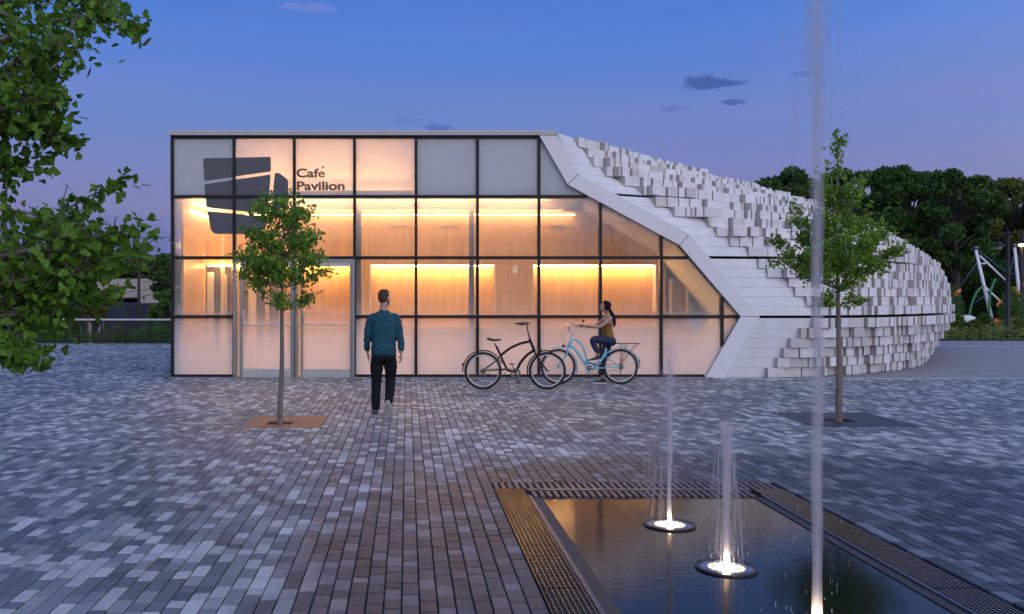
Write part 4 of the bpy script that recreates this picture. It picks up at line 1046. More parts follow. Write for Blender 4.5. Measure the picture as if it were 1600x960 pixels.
bgp(258, 448, 42, 52, 2800, .16, GRL, 'fresh green tree next to the dark blue container', 53, low=540, g=G2, zb=-2.6)
bgp(150, 458, 44, 50, 900, .14, OLL, 'thin sparse sapling in front of the beige building', 54, low=500, g=G2, zb=-2.6)
bgp(160, 402, 85, 90, 3500, .34, DKL, 'wide dark tree left of the beige building roof'.replace('left of', 'rising beyond'), 55, low=470, g=G2, zb=-2.6)
bgp(70, 405, 80, 130, 3500, .34, DKL, 'broad dark tree hidden by the near ginkgo', 56, low=480, g=G2, zb=-2.6)
bgp(-40, 390, 75, 150, 3000, .34, DKL, 'broad dark tree at the street end past the near ginkgo', 57, low=480, g=G2, zb=-2.6)

# far wooded rise closing the horizon
m = MB(); fh_ = random.Random(77)
for side in ((-160, -34, 120, 9), (16, 150, 105, 16)):
    for k in range(7000):
        x = fh_.uniform(side[0], side[1]); y = side[2]+fh_.uniform(-10, 10); h = side[3]*(.75+.35*mnoise.noise((x*.05, 3, 0))) ; z = fh_.uniform(-2, h)
        s = fh_.uniform(.35, .9); a = fh_.uniform(0, 6.3); u = Vector((math.cos(a), fh_.gauss(0, .4), math.sin(a))).normalized()*s; w = u.cross(Vector((0, 1, .3))).normalized()*s*.6
        c_ = Vector((x, y, z)); m.add([c_-u, c_+w, c_+u, c_-w], [(0, 1, 2, 3)])
wo_ = m.build('treeline', DKL); tag(wo_, 'far dark wood closing the view behind everything', 'treeline', kind='stuff')
# ================================================================== LEFT BACKGROUND: railing, street building, container, pole
RL = thing('railing', 'low black mesh railing with a pale handrail at the plaza edge', 'railing', (-11, 34.0, 0))
RY = 34.0
RB = mat('railing_black', (.012, .013, .015), .5, .3); RT = mat('handrail_pale', (.62, .60, .58), .35, .2)
rx = lambda px: (px-X0)*RY/F
MB().box((rx(-120), RY-.05, .86), (-5.4, RY+.05, .92)).build('handrail', RT, RL)
MB().box((rx(-120), RY-.015, .80), (-5.4, RY+.015, .84)).build('top_rail', RB, RL); MB().box((rx(-120), RY-.015, .05), (-5.4, RY+.015, .10)).build('bottom_rail', RB, RL)
px = -100; k = 0
while px < 270:
    w = .055 if k % 2 else .10
    MB().box((rx(px)-w/2, RY-.03, 0), (rx(px)+w/2, RY+.03, .86)).build('post', RB, RL); px += 37; k += 1
m = MB(); x = rx(-120)
while x < -5.5:
    m.box((x, RY-.002, .1), (x+.006, RY+.002, .8)); x += .05
z = .12
while z < .8: m.box((rx(-120), RY-.003, z), (-5.4, RY+.003, z+.005)); z += .05
m.build('wire_mesh', RB, RL)['kind'] = 'stuff'
BGB = thing('street_building', 'flat-roofed beige building across the sunken street', 'building', (-26, 68, -2.6))
SY = 68; S = lambda px: (px-X0)*SY/F; SZ = lambda py: EYE-(py-Y0)*SY/F
BE = mat('beige_render', (.40, .36, .33), .85, var=.08, scale=.8, bump=.1)
MB().box((S(132), SY, SZ(465)), (S(222), SY+12, SZ(436))).build('upper_wall', BE, BGB)
MB().box((S(222)+.01, SY-.4, -2.6), (S(275), SY+12, SZ(440))).build('side_wall', BE, BGB)
MB().box((S(222)+.02, SY-.45, SZ(440)), (S(252), SY+12, SZ(436))).build('parapet', BE, BGB)
for a, b in ((128, 133), (137, 162)): MB().box((S(a), SY+.2, -2.6), (S(b), SY+1, SZ(465)-.01)).build('pier', BE, BGB)
MB().box((S(130), SY+4, -2.6), (S(222), SY+4.2, SZ(465))).build('dark_bay', mat('bay_dark', (.02, .02, .022), .7), BGB)
MB().box((S(141), SY+.12, -1.6), (S(161), SY+.18, SZ(476))).build('shop_window', mat('shop_glass', (.20, .24, .26), .1), BGB)
MB().box((S(132), SY-.02, SZ(466.5)), (S(222), SY-.003, SZ(465))).build('lintel_line', mat('lintel_dark', (.08, .08, .08), .7), BGB)
for k in range(3): MB().box((S(140+k*30), SY-.03, SZ(448)), (S(140+k*30)+.05, SY-.003, SZ(436))).build('wall_joint', mat('joint_line', (.25, .23, .21), .8), BGB)
MB().lathe([(.2, 0), (.2, .9), (.3, .95), (.001, 1.05)], (S(221), SY+3, SZ(436)), 10).build('chimney_pipe', mat('dull_steel'), BGB)
MB().box((S(226), SY-.47, SZ(467)), (S(229), SY-.41, SZ(464))).build('wall_lamp', mat('vent_black'), BGB)
CT = thing('shipping_container', 'dark blue container standing below the beige building', 'container', ((205-X0)*52/F, 52, -2.6))
C_ = lambda px: (px-X0)*52/F
NV = mat('dark_blue_steel', (.022, .035, .06), .5, var=.1, scale=3)
zc_ = EYE-(474-Y0)*52/F
MB().box((C_(163), 52, -2.6), (C_(246), 54.4, zc_)).build('shell', NV, CT)
for k in range(36):
    x = C_(164)+(C_(245)-C_(164))*k/36; MB().box((x, 51.96, -2.5), (x+.045, 51.998, zc_-.08)).build('corrugation', NV, CT)
for px in (163, 192, 244.5): MB().box((C_(px), 51.93, -2.6), (C_(px)+.06, 51.96, zc_)).build('corner_post', mat('container_edge', (.04, .055, .08), .5), CT)
def pole(px, Y, yt, r, label, arms=()):
    x = (px-X0)*Y/F; zt = EYE-(yt-Y0)*Y/F
    t = thing('utility_pole', label, 'pole', (x, Y, -2.6), 'poles along the far street'); MB().tube([(x, Y, -2.6), (x, Y, zt)], r, 8).build('shaft', mat('pole_wood', (.03, .026, .024), .8), t, True)
    MB().box((x-.9, Y-.05, zt-.5), (x+.9, Y+.05, zt-.4)).build('crossarm', mat('pole_wood'), t); return t
pole(217, 50, 396, .08, 'thin dark utility pole in front of the beige building')
pole(132, 58, 405, .10, 'dark utility pole half hidden by the near ginkgo')
def wire(a, b, sag, label):
    A, B = P(*a), P(*b); pts = [A.lerp(B, t)-Vector((0, 0, sag*4*t*(1-t))) for t in np.linspace(0, 1, 12)]
    o = MB().tube(pts, .016, 4).build('overhead_wire', mat('wire_black', (.02, .02, .022), .6)); tag(o, label, 'wire')
wire((60, 428, 50), (275, 416, 50), .15, 'upper overhead wire crossing in front of the dark trees'); wire((60, 440, 50), (275, 428, 50), .1, 'overhead wire running just above the beige roof')
wire((120, 459, 50), (275, 443, 50), .2, 'overhead wire across the beige wall'); wire((120, 464, 50), (275, 451, 50), .3, 'lowest overhead wire across the beige wall')
wire((-40, 378, 58), (275, 369, 58), .3, 'highest overhead wire against the open sky')
# young shrubs behind the railing
def bush(x, y, z, R_, H, n, ls, m, seed, st, name='shrub'):
    rr = random.Random(seed); fol = MB()
    for k in range(n):
        a = rr.uniform(0, 6.3); r = R_*math.sqrt(rr.random()); zz = H*rr.random()**.8*(1-.5*(r/R_)**2); p = Vector((x+r*math.cos(a), y+r*math.sin(a), z+zz))
        d = Vector((rr.gauss(0, .6), rr.gauss(0, .6), rr.uniform(.2, 1))).normalized(); w = d.orthogonal().normalized(); w = Matrix.Rotation(rr.uniform(0, 6.3), 3, d) @ w; q = ls*rr.uniform(.6, 1.4)
        fol.add([p, p+d*q*.5+w*q*.28, p+d*q, p+d*q*.5-w*q*.28], [(0, 1, 2, 3)])
    return fol
for i, (px, hh, lb) in enumerate(((75, .8, 'green shrub behind the railing bay nearest the ginkgo'), (115, .7, 'low shrub behind the railing below the sapling'), (180, .9, 'yellow-green shrub in front of the dark container'), (212, .7, 'small shrub behind the railing under the utility pole'), (248, 1.2, 'tall shrub behind the railing beside the pavilion corner'))):
    o = bush(rx(px)*1.06, 36.2, -.1, .8, hh*.8, 1200, .08, (OLL if i in (2,) else GRL), 60+i, 0).build('shrub', OLL if i in (2,) else GRL); tag(o, lb, 'shrub', 'shrubs behind the railing')

# ================================================================== RIGHT BACKGROUND: planting bed, playground, lamp
bed = MB()
rr = random.Random(5)
for k in range(5200):
    x = rr.uniform(14.5, 34); y = rr.uniform(36.3, 43); H = .25+.5*abs(mnoise.noise((x*.7, y*.5, 0)))+.25*rr.random(); lean = Vector((rr.gauss(0, .12), rr.gauss(0, .12), 1)).normalized()
    for q in range(4):
        zz = H*(q+.3)/4; p = Vector((x, y, 0))+lean*zz; d = Vector((rr.gauss(0, 1), rr.gauss(0, 1), .6)).normalized(); w = d.orthogonal().normalized()*.035; L_ = .18
        bed.add([p-w, p+w, p+d*L_], [(0, 1, 2)])
ob = bed.build('ground_cover', leaf_mat('bed_leaf', (.14, .20, .04), .5, .3)); tag(ob, 'tangled green and tawny planting in the bed along the forecourt', 'planting', kind='stuff')
tag(MB().box((14.0, 36.25, -.02), (60, 43.2, .04)).build('planting_bed', mat('mulch', (.035, .028, .02), .95, var=.3, scale=6)), kind='structure')
gr = MB().box((13, 43.2, -.02), (80, 62, .05)); tag(gr.build('play_surface', mat('pale_play_surface', (.26, .25, .25), .8, var=.15, scale=1.5)), kind='structure')
for i, (px, yt, yb, Y, m_, lb, sz) in enumerate(((1490, 488, 520, 38.5, GRL, 'bright green shrub nearest the end of the block shell', .6), (1537, 490, 520, 40, MDL, 'dark green shrub between shell end and black lamp post', .5), (1483, 440, 512, 47, MDL, 'taller grey-green sapling behind the orange leaf ornament', .9),
        (1581, 446, 518, 42, GRL, 'leafy sapling close behind the black lamp post', .7), (1523, 500, 528, 38, OLL, 'low olive shrub in the middle of the planting bed', .5), (1598, 500, 530, 38.5, OLL, 'low olive shrub by the far edge of the bed', .5))):
    x = (px-X0)*Y/F; H = (yb-yt)*Y/F; o = bush(x, Y, EYE-(yb-Y0)*Y/F, sz*.75, H, 3000, .085, m_, 80+i, 0).build('shrub', m_); tag(o, lb, 'shrub', 'shrubs and saplings by the playground')
PW = mat('galvanised_white', (.78, .78, .8), .45); GRN = mat('green_tube', (.02, .20, .07), .35, coat=.3); ORG = mat('orange_leaf', (.62, .22, .02), .4); ROPE = mat('blue_rope', (.05, .09, .16), .7)
def mast(a, b, Y, label):
    A, B = P(*a, Y), P(*b, Y); t = thing('playground_mast', label, 'playground mast', (B.x, B.y, B.z), 'white playground masts')
    MB().tube([A, B], [.075, .10], 12).build('tube', PW, t, True); MB().ell(A, (.15, .15, .12), 12, 8).build('cap', mat('dull_steel'), t, True); return t, A
t1, A1 = mast((1524, 388), (1549, 497), 52, 'white leaning playground mast rigged with cables')
t2, A2 = mast((1585, 384), (1597, 505), 52, 'white upright playground mast behind the lit lamp')
for (p, q, r, m_, yb_) in (((1526, 390), (1573, 426), .035, ROPE, 52), ((1531, 400), (1575, 442), .055, PW, 52), ((1527, 410), (1500, 448), .03, ROPE, 51), ((1540, 449), (1573, 481), .05, PW, 52), ((1540, 462), (1522, 474), .03, ROPE, 53), ((1531, 412), (1541, 412), .04, PW, 52)):
    MB().tube([P(*p, yb_), P(*q, yb_)], r, 6).build('cable' if r < .04 else 'strut', m_, t1, True)
for p, q in (((1586, 392), (1577, 430)), ((1586, 395), (1600, 412)), ((1588, 400), (1602, 425)), ((1578, 428), (1600, 428))): MB().tube([P(*p, 52), P(*q, 52)], .03, 6).build('cable', ROPE, t2, True)
def gtube(pts, label, m_=None):
    pts = [P(*p) for p in pts]; o = MB().tube(catmull(pts, 6), .06, 8).build('play_hoop', m_ or GRN, None, True); tag(o, label, 'play hoop', 'green bent playground tubes')
gtube([(1513, 505, 50), (1516, 485, 50), (1522, 465, 50), (1530, 452, 50), (1537, 449, 50)], 'green tube bending over below the leaning mast')
gtube([(1547, 503, 49), (1546, 475, 49), (1548, 455, 49), (1555, 436, 49)], 'green tube rising upright to the side of the leaning mast')
gtube([(1478, 449, 50), (1482, 457, 50), (1488, 466, 50), (1490, 485, 50)], 'short green tube behind the shell end')
for (px, py, Y, L_, ang, lb) in ((1494, 459, 49, 15, .7, 'orange leaf-shaped ornament over the bright green shrub'), (1588, 455, 47, 13, 2.4, 'orange leaf-shaped ornament beside the black lamp post'), (1600, 446, 47, 12, 2.4, 'orange leaf-shaped ornament by the picture edge'.replace('by the picture edge', 'just past the lamp post')), (1561, 474, 50, 10, .9, 'small orange leaf ornament between the masts')):
    c_ = P(px, py, Y); s = L_*Y/F*.7; M = Matrix.Rotation(-ang, 4, 'Y') @ Matrix.Rotation(0, 4, 'Z')
    o = MB().ell(c_, (s, .06, s*.34), 12, 8, M).build('leaf_ornament', ORG, None, True); tag(o, lb, 'ornament', 'orange leaf ornaments in the playground')
for (px, py, Y, col_, lb, nm) in ((1512, 497, 50, (.75, .75, .75), 'white and teal play boulder beside the green hoop', 'play_boulder'), (1563, 503, 50, (.6, .12, .05), 'red play boulder behind the planting', 'play_boulder'), (1582, 500, 50, (.55, .18, .08), 'rust-red play boulder near the black lamp post', 'play_boulder')):
    c_ = P(px, py+6, Y); mm = MB().ell(c_, (.55, .4, .38), 10, 7); mm.v = [(v[0], v[1], v[2]+.12*mnoise.noise((v[0]*2, v[1]*2, v[2]*2))) for v in mm.v]
    tag(mm.build(nm, mat('boulder_%d' % px if 0 else 'boulder_'+lb.split()[0], col_, .6, var=.1), None, True), lb, 'play boulder')
def lamp(px, Y, yt, yb, label, lit, off):
    x = (px-X0)*Y/F; zt = EYE-(yt-Y0)*Y/F; zb = 0
    t = thing('street_lamp', label, 'street lamp', (x, Y, zb), 'black lamp posts by the playground')
    MB().tube([(x, Y, 0), (x, Y, .5), (x, Y, .55), (x, Y, zt)], [.13, .12, .085, .07], 10).build('post', mat('lamp_black', (.012, .012, .014), .45, .3), t, True)
    MB().tube([(x, Y, zt-.3), (x+off*.5, Y, zt-.1), (x+off, Y, zt-.35)], .035, 8).build('arm', mat('lamp_black'), t, True)
    MB().lathe([(.04, .2), (.22, .05), (.24, 0), (.0, 0)], (x+off, Y, zt-.6), 14).build('lamp_shade', mat('lamp_black'), t, True)
    MB().ell((x+off, Y, zt-.66), (.13, .13, .08), 12, 8).build('lamp_glass', emit('lamp_glow', (1, .62, .25), 25) if lit else mat('lamp_glass_off', (.4, .4, .38), .2), t, True); return t
lamp(1574.5, 37.5, 362, 522, 'unlit black lamp post standing in the planting bed', False, -.35)
lamp(1596.5, 47, 363, 512, 'black lamp post farther back with a glowing orange lamp', True, -.02)
# ================================================================== BICYCLES
RUB = mat('tyre_rubber', (.018, .018, .02), .75); RIM = mat('pale_rim', (.6, .6, .6), .3, .8); SPOKE = mat('spoke_steel', (.5, .5, .52), .3, 1)
CHR = mat('chrome', (.65, .65, .67), .15, 1); BPL = mat('black_plastic', (.02, .02, .022), .45)
def wheel(root, c, hubm, R_=.345, rot=0):
    w = sub('wheel', root); O = (0, 0, 0)
    W = parent_world(root); cx, cy, cz = c
    def ring(r, t, n, name, m, flat=1):
        mm = MB(); pts = [(cx+r*math.cos(a), cy, cz+r*math.sin(a)) for a in np.linspace(0, 2*PI, n+1)]
        mm.tube(pts, t, 8, False, flat); return mm.build(name, m, w, True)
    ring(R_-.022, .024, 56, 'tyre', RUB); ring(R_-.054, .013, 56, 'rim', RIM, 1.3)
    mm = MB()
    for k in range(28):
        a = 2*PI*k/28+rot; b = a+(.35 if k % 2 else -.35); s = .025 if k % 4 < 2 else -.025
        mm.tube([(cx+.02*math.cos(b), cy+s, cz+.02*math.sin(b)), (cx+(R_-.05)*math.cos(a), cy, cz+(R_-.05)*math.sin(a))], .0011, 4, False)
    sp_ = mm.build('spokes', SPOKE, w)
    M = Matrix.Rotation(PI/2, 4, 'X')
    MB().lathe([(.001, -.05), (.02, -.05), (.02, -.03), (.012, -.028), (.012, .028), (.02, .03), (.02, .05), (.001, .05)], (cx, cy, cz), 12, M).build('hub', hubm, w, True)
    return w
def arc(c, r, a0, a1, n=18, y=0): return [(c[0]+r*math.cos(a), c[1]+y, c[2]+r*math.sin(a)) for a in np.linspace(a0, a1, n)]
def fender(root, c, r, a0, a1, m):
    mm = MB(); rings = []
    for a in np.linspace(a0, a1, 24):
        ca, sa = math.cos(a), math.sin(a)
        rings.append([(c[0]+(r+dr)*ca, c[1]+dy, c[2]+(r+dr)*sa) for dr, dy in ((-.012, -.03), (.006, -.02), (.010, 0), (.006, .02), (-.012, .03), (.004, .018), (.007, 0), (.004, -.018))])
    mm.loft(rings); return mm.build('fender', m, root, True)
def bike(root, Y, ox, sg, m, kind):
    """x runs from the rear hub to the front hub; sg flips the facing"""
    W = parent_world(root)
    def G(x, z, y=0): return (ox+sg*x, Y+y, z)
    wb = 1.19 if kind == 'cruiser' else 1.22
    rh, fh = G(0, .345), G(wb, .345)
    wheel(root, rh, CHR, rot=.1); wheel(root, fh, CHR, rot=.3)
    frm = MB()
    T = lambda pts, r, k=6, dst=None: (dst or frm).tube(catmull([G(*p) for p in pts], k), r, 10)
    bb = (.60, .30) if kind == 'cruiser' else (.62, .305)
    if kind == 'cruiser':
        T([(.245, .80), (.33, .62), (.44, .38), (.48, .345)], .021)                        # seat tube, laid back
        T([(.33, .63), (.50, .76), (.70, .85), (.875, .885)], .024)                      # arched top tube
        T([(.62, .335), (.70, .50), (.82, .64), (.955, .725)], .026)                      # down tube
        T([(.12*0+.0, .345, .045), (.25, .36, .045), (.46, .365, .03), (.62, .33, .02)], .010); T([(.0, .345, -.045), (.25, .36, -.045), (.46, .365, -.03), (.62, .33, -.02)], .010)
        T([(.0, .345, .045), (.2, .50, .045), (.335, .64, .02)], .008); T([(.0, .345, -.045), (.2, .50, -.045), (.335, .64, -.02)], .008)
        T([(.44, .36), (.62, .31)], .02)
        ht = [(.862, .94), (.955, .70)]; seatp = (.205, .905); sp0 = (.26, .78); hb = (.80, 1.215)
    else:
        T([(.27, .70), (.33, .56), (.42, .40), (.50, .31)], .021)
        T([(.955, .87), (.86, .865), (.74, .74), (.68, .56), (.655, .40)], .022)
        T([(1.0, .76), (.90, .70), (.76, .50), (.66, .33)], .026)
        T([(.0, .345, .045), (.3, .325, .045), (.62, .30, .02)], .010); T([(.0, .345, -.045), (.3, .325, -.045), (.62, .30, -.02)], .010)
        T([(.0, .345, .045), (.2, .48, .045), (.345, .575, .02)], .009); T([(.0, .345, -.045), (.2, .48, -.045), (.345, .575, -.02)], .009)
        T([(.50, .30), (.66, .30)], .022)
        MB().prism([G(.50, .335, -.02), G(.655, .34, -.02), (G(.70, .46, -.02)), G(.46, .40, -.02)], (0, .04, 0)).build('battery_box', mat('steel_blue_panel', (.16, .42, .50), .5), root)
        ht = [(.955, .93), (1.015, .72)]; seatp = (.285, .79); sp0 = (.30, .66); hb = (.985, 1.13)
    T(ht, .027, 1)
    frm.build('frame', m, root, True)
    # fork
    fk = MB()
    for s in (-.05, .05):
        T([(ht[1][0], ht[1][1], 0), (ht[1][0]+.02, ht[1][1]-.05, s), (ht[1][0]*.45+wb*.55-.02, .50, s), (wb, .345, s)], .0125, 4, fk)
    fk.build('fork', m if kind != 'cruiser' else mat('black_paint', (.007, .007, .009), .35, spec=.3), root, True)
    T2 = lambda pts, r, mt, name, k=5, par=None: MB().tube(catmull([G(*p) for p in pts], k), r, 8).build(name, mt, par or root, True)
    T2([ht[0], (ht[0][0]-.02, ht[0][1]+.08), (hb[0]+.02, hb[1]-.08), (hb[0]+.015, hb[1])], .013, BPL if kind == 'cruiser' else CHR, 'stem')
    bar = sub('handlebar', root)
    for s in (-1, 1):
        if kind == 'cruiser':
            T2([(hb[0]+.015, hb[1], 0), (hb[0]+.04, hb[1]+.02, .10*s), (hb[0]+.02, hb[1]+.015, .24*s), (hb[0]-.08, hb[1]+.0, .31*s)], .011, BPL, 'bar_tube', par=bar)
            T2([(hb[0]-.06, hb[1], .305*s), (hb[0]-.17, hb[1]-.01, .33*s)], .017, BPL, 'grip', par=bar)
            T2([(hb[0]-.03, hb[1]-.02, .30*s), (hb[0]-.10, hb[1]-.045, .31*s)], .006, CHR, 'brake_lever', par=bar)
        else:
            T2([(hb[0]+.01, hb[1]-.02, 0), (hb[0]+.03, hb[1]+.02, .08*s), (hb[0]-.03, hb[1]+.035, .22*s), (hb[0]-.13, hb[1]+.02, .28*s)], .011, CHR, 'bar_tube', par=bar)
            T2([(hb[0]-.12, hb[1]+.02, .28*s), (hb[0]-.25, hb[1]+.015, .29*s)], .016, BPL, 'grip', par=bar)
            T2([(hb[0]-.08, hb[1]+.0, .27*s), (hb[0]-.20, hb[1]-.03, .28*s)], .005, CHR, 'brake_lever', par=bar)
    if kind != 'cruiser':
        T2([(hb[0]-.16, hb[1]+.03, -.29), (hb[0]-.17, hb[1]+.11, -.30)], .004, BPL, 'bell_stalk', par=bar)
        MB().ell(G(hb[0]-.20, hb[1]+.12, -.30), (.028, .014, .03), 10, 8).build('mirror', BPL, bar, True)
        T2([(hb[0]+.02, hb[1], .1), (hb[0]+.16, hb[1]-.08, .05), (hb[0]+.15, hb[1]-.28, .04), (hb[0]+.05, hb[1]-.42, .02)], .0025, BPL, 'cable')
        T2([(hb[0]+.02, hb[1], -.1), (hb[0]+.11, hb[1]-.1, -.05), (hb[0]+.12, hb[1]-.26, -.04), (hb[0]+.04, hb[1]-.44, -.02)], .0025, BPL, 'cable')
    else:
        T2([(hb[0]+.0, hb[1]-.02, .1), (hb[0]+.10, hb[1]-.02, .05), (hb[0]+.07, hb[1]-.14, .03), (ht[0][0]+.02, ht[0][1], .0)], .003, BPL, 'cable')
    # saddle and post
    T2([sp0, (seatp[0], seatp[1]-.05)], .0125, CHR if kind != 'cruiser' else BPL, 'seat_post', 2)
    rings = []
    for t in np.linspace(0, 1, 10):
        x = seatp[0]-.13+.27*t; w = .085*(1-t)**.7+.018; h = .030*(1-.5*t); z = seatp[1]+.02-.012*math.sin(t*PI)+(.012 if t < .3 else 0)
        if t in (0, 1): w *= .6; h *= .5
        rings.append([G(x, z+h*math.sin(a), w*math.cos(a)) for a in np.linspace(0, 2*PI, 12, endpoint=False)])
    MB().loft(rings).build('saddle', mat('saddle_vinyl', (.02, .018, .02), .5), root, True)
    # fenders
    a0, a1 = (PI*.12, PI*1.02) if sg > 0 else (-.02*PI, PI*.88)
    fm = mat('black_paint') if kind == 'cruiser' else m
    fender(root, rh, .375, a0, a1, fm)
    b0, b1 = (PI*.42, PI*1.12) if sg > 0 else (-.12*PI, .60*PI)
    fender(root, fh, .375, b0, b1, fm)
    # drive side
    cr = G(bb[0], bb[1], -.05); M = Matrix.Rotation(PI/2, 4, 'X')
    MB().lathe([(.060, -.003), (.088, -.003), (.092, 0), (.088, .003), (.060, .003), (.060, -.003)], cr, 32, M).build('chainring', CHR if kind != 'cruiser' else mat('dull_steel'), root, True)
    mm = MB()
    for k in range(5): a = 2*PI*k/5; mm.tube([cr, (cr[0]+.07*math.cos(a), cr[1], cr[2]+.07*math.sin(a))], .007, 6)
    mm.build('spider', mat('dull_steel'), root)
    MB().tube([G(0, .39, -.05), G(bb[0], bb[1]+.09, -.05)], .004, 6).tube([G(0, .30, -.05), G(bb[0], bb[1]-.09, -.05)], .004, 6).build('chain', mat('chain_steel', (.15, .14, .13), .4, .9), root)
    MB().lathe([(.012, -.02), (.05, -.016), (.05, -.01), (.035, .0), (.012, .004)], G(0, .345, -.05), 20, M).build('sprocket', mat('chain_steel'), root, True)
    MB().tube([G(0, .33, -.06), G(.02, .25, -.06), G(.0, .20, -.06)], .010, 6).build('derailleur', mat('dull_steel'), root)
    pa = -1.25 if kind == 'cruiser' else -1.2
    for s in (-1, 1):
        c2 = (bb[0]+.16*math.cos(pa)*-s*sg*(1 if kind == 'cruiser' else 1), bb[1]+.16*math.sin(pa)*-s)
        c2 = (bb[0]+(.05 if s < 0 else -.05), bb[1]+(-.16 if s < 0 else .16))
        T2([(bb[0], bb[1], .07*s), (c2[0], c2[1], .08*s)], .009, mat('dull_steel'), 'crank', 1)
        MB().cbox(G(c2[0], c2[1], .13*s), (.085, .09, .022)).build('pedal', BPL, root)
    T2([(.40, .32, .03), (.50, .03, .16)] if kind == 'cruiser' else [(.52, .29, .03), (.56, .12, .10)], .006, BPL if kind == 'cruiser' else CHR, 'kickstand', 1)
    # small lamps
    q = G(-.375*math.cos(.35)*1, .345+.375*math.sin(.32)); MB().ell((q[0]-sg*.02, q[1], q[2]), (.022, .02, .022), 8, 6).build('rear_reflector', mat('dark_reflector', (.05, .01, .01), .25), root, True)
    q = G(ht[1][0]+.10, ht[1][1]+.03); MB().ell(q, (.035, .028, .028), 10, 7).build('front_lamp', BPL, root, True)
    if kind != 'cruiser':
        mm = MB(); z = .80
        for s in (-.06, .06): mm.tube([G(.16, z, s), G(-.36, z, s), G(-.38, z-.02, s)], .006, 6)
        for x in (.10, -.06, -.2, -.34): mm.tube([G(x, z, -.06), G(x, z, .06)], .005, 6)
        for s in (-.065, .065):
            mm.tube([G(-.02, z, s), G(-.0, .36, s)], .005, 6); mm.tube([G(-.12, z, s), G(.01, .36, s)], .005, 6); mm.tube([G(-.34, z, s), G(-.20, .66, s), G(.0, .37, s)], .005, 6); mm.tube([G(.16, z, s), G(.27, .67, s*.5)], .005, 6)
        mm.build('luggage_rack', mat('rack_black', (.03, .03, .03), .4, .5), root, True)
    # wire bottle cage on the down tube
    p_ = (.70, .47) if kind == 'cruiser' else (.80, .56)
    T2([(p_[0], p_[1]-.03), (p_[0]-.05, p_[1]+.0), (p_[0]-.03, p_[1]+.05), (p_[0]-.06, p_[1]+.08), (p_[0]-.045, p_[1]+.11)], .003, CHR, 'bottle_cage')
BPAINT = 0
BK = thing('bicycle', 'black cruiser bicycle parked on its kickstand facing the blue bicycle', 'bicycle', (2.0, 17.15, 0))
bike(BK, 17.15, 1.405*17.15/17.18, 1, mat('black_paint', (.007, .007, .009), .35, spec=.3), 'cruiser')
BB = thing('bicycle', 'pale blue step-through bicycle with rear rack, sat on by a woman', 'bicycle', (3.56, 18.15, 0))
bike(BB, 18.15, 4.175, -1, mat('sky_blue_paint', (.22, .62, .78), .3, coat=.5, var=.03), 'step')

# ================================================================== PEOPLE
def body_part(name, shapes, m, root, vox, sm=2, wr=0, wz=(1, 1, 1)):
    """several closed shapes fused into one continuous skin"""
    mb = MB()
    for s in shapes: mb.add(s.v, s.f)
    o = mb.build(name, m, root)
    bm = bmesh.new(); bm.from_mesh(o.data); bmesh.ops.recalc_face_normals(bm, faces=bm.faces[:]); bm.to_mesh(o.data); bm.free()
    r = o.modifiers.new('r', 'REMESH'); r.mode = 'VOXEL'; r.voxel_size = vox; r.use_smooth_shade = True
    if sm: s_ = o.modifiers.new('s', 'SMOOTH'); s_.factor = .5; s_.iterations = sm
    dg = bpy.context.evaluated_depsgraph_get(); dg.update(); me = bpy.data.meshes.new_from_object(o.evaluated_get(dg))
    o.modifiers.clear(); old = o.data; o.data = me; bpy.data.meshes.remove(old)
    if wr:      # cloth creases
        for v in me.vertices:
            c = v.co; q = Vector((c.x*wz[0], c.y*wz[1], c.z*wz[2]+.5*c.x))
            h = 1-2*abs(mnoise.noise(q*7)); h2 = mnoise.noise(q*17+Vector((5, 0, 0)))
            v.co = c+v.normal*(wr*(h*.8+h2*.5-.3))
    me.materials.clear(); me.materials.append(m); me.polygons.foreach_set('use_smooth', [True]*len(me.polygons)); return o
def E(c, r, rot=None): return MB().ell(c, r, 18, 12, rot)
def limb(pts, rs, flat=1.0, k=4, n=14):
    P3 = catmull(pts, k); rr = []
    for i in range(len(P3)):
        t = i/k; a = min(int(t), len(rs)-2); rr.append(rs[a]+(rs[a+1]-rs[a])*(t-a))
    m = MB().tube(P3, rr, n, True, flat); return m
def torso(sections, n=20, M=None):
    """sections: (centre, half width, half depth)"""
    rings = []
    for c, w, d in sections:
        rg = []
        for j in range(n):
            a = 2*PI*j/n; q = Vector((w*math.copysign(abs(math.cos(a))**.85, math.cos(a)), d*math.copysign(abs(math.sin(a))**.9, math.sin(a)), 0))
            if M: q = M @ q
            rg.append(Vector(c)+q)
        rings.append(rg)
    return MB().loft(rings)
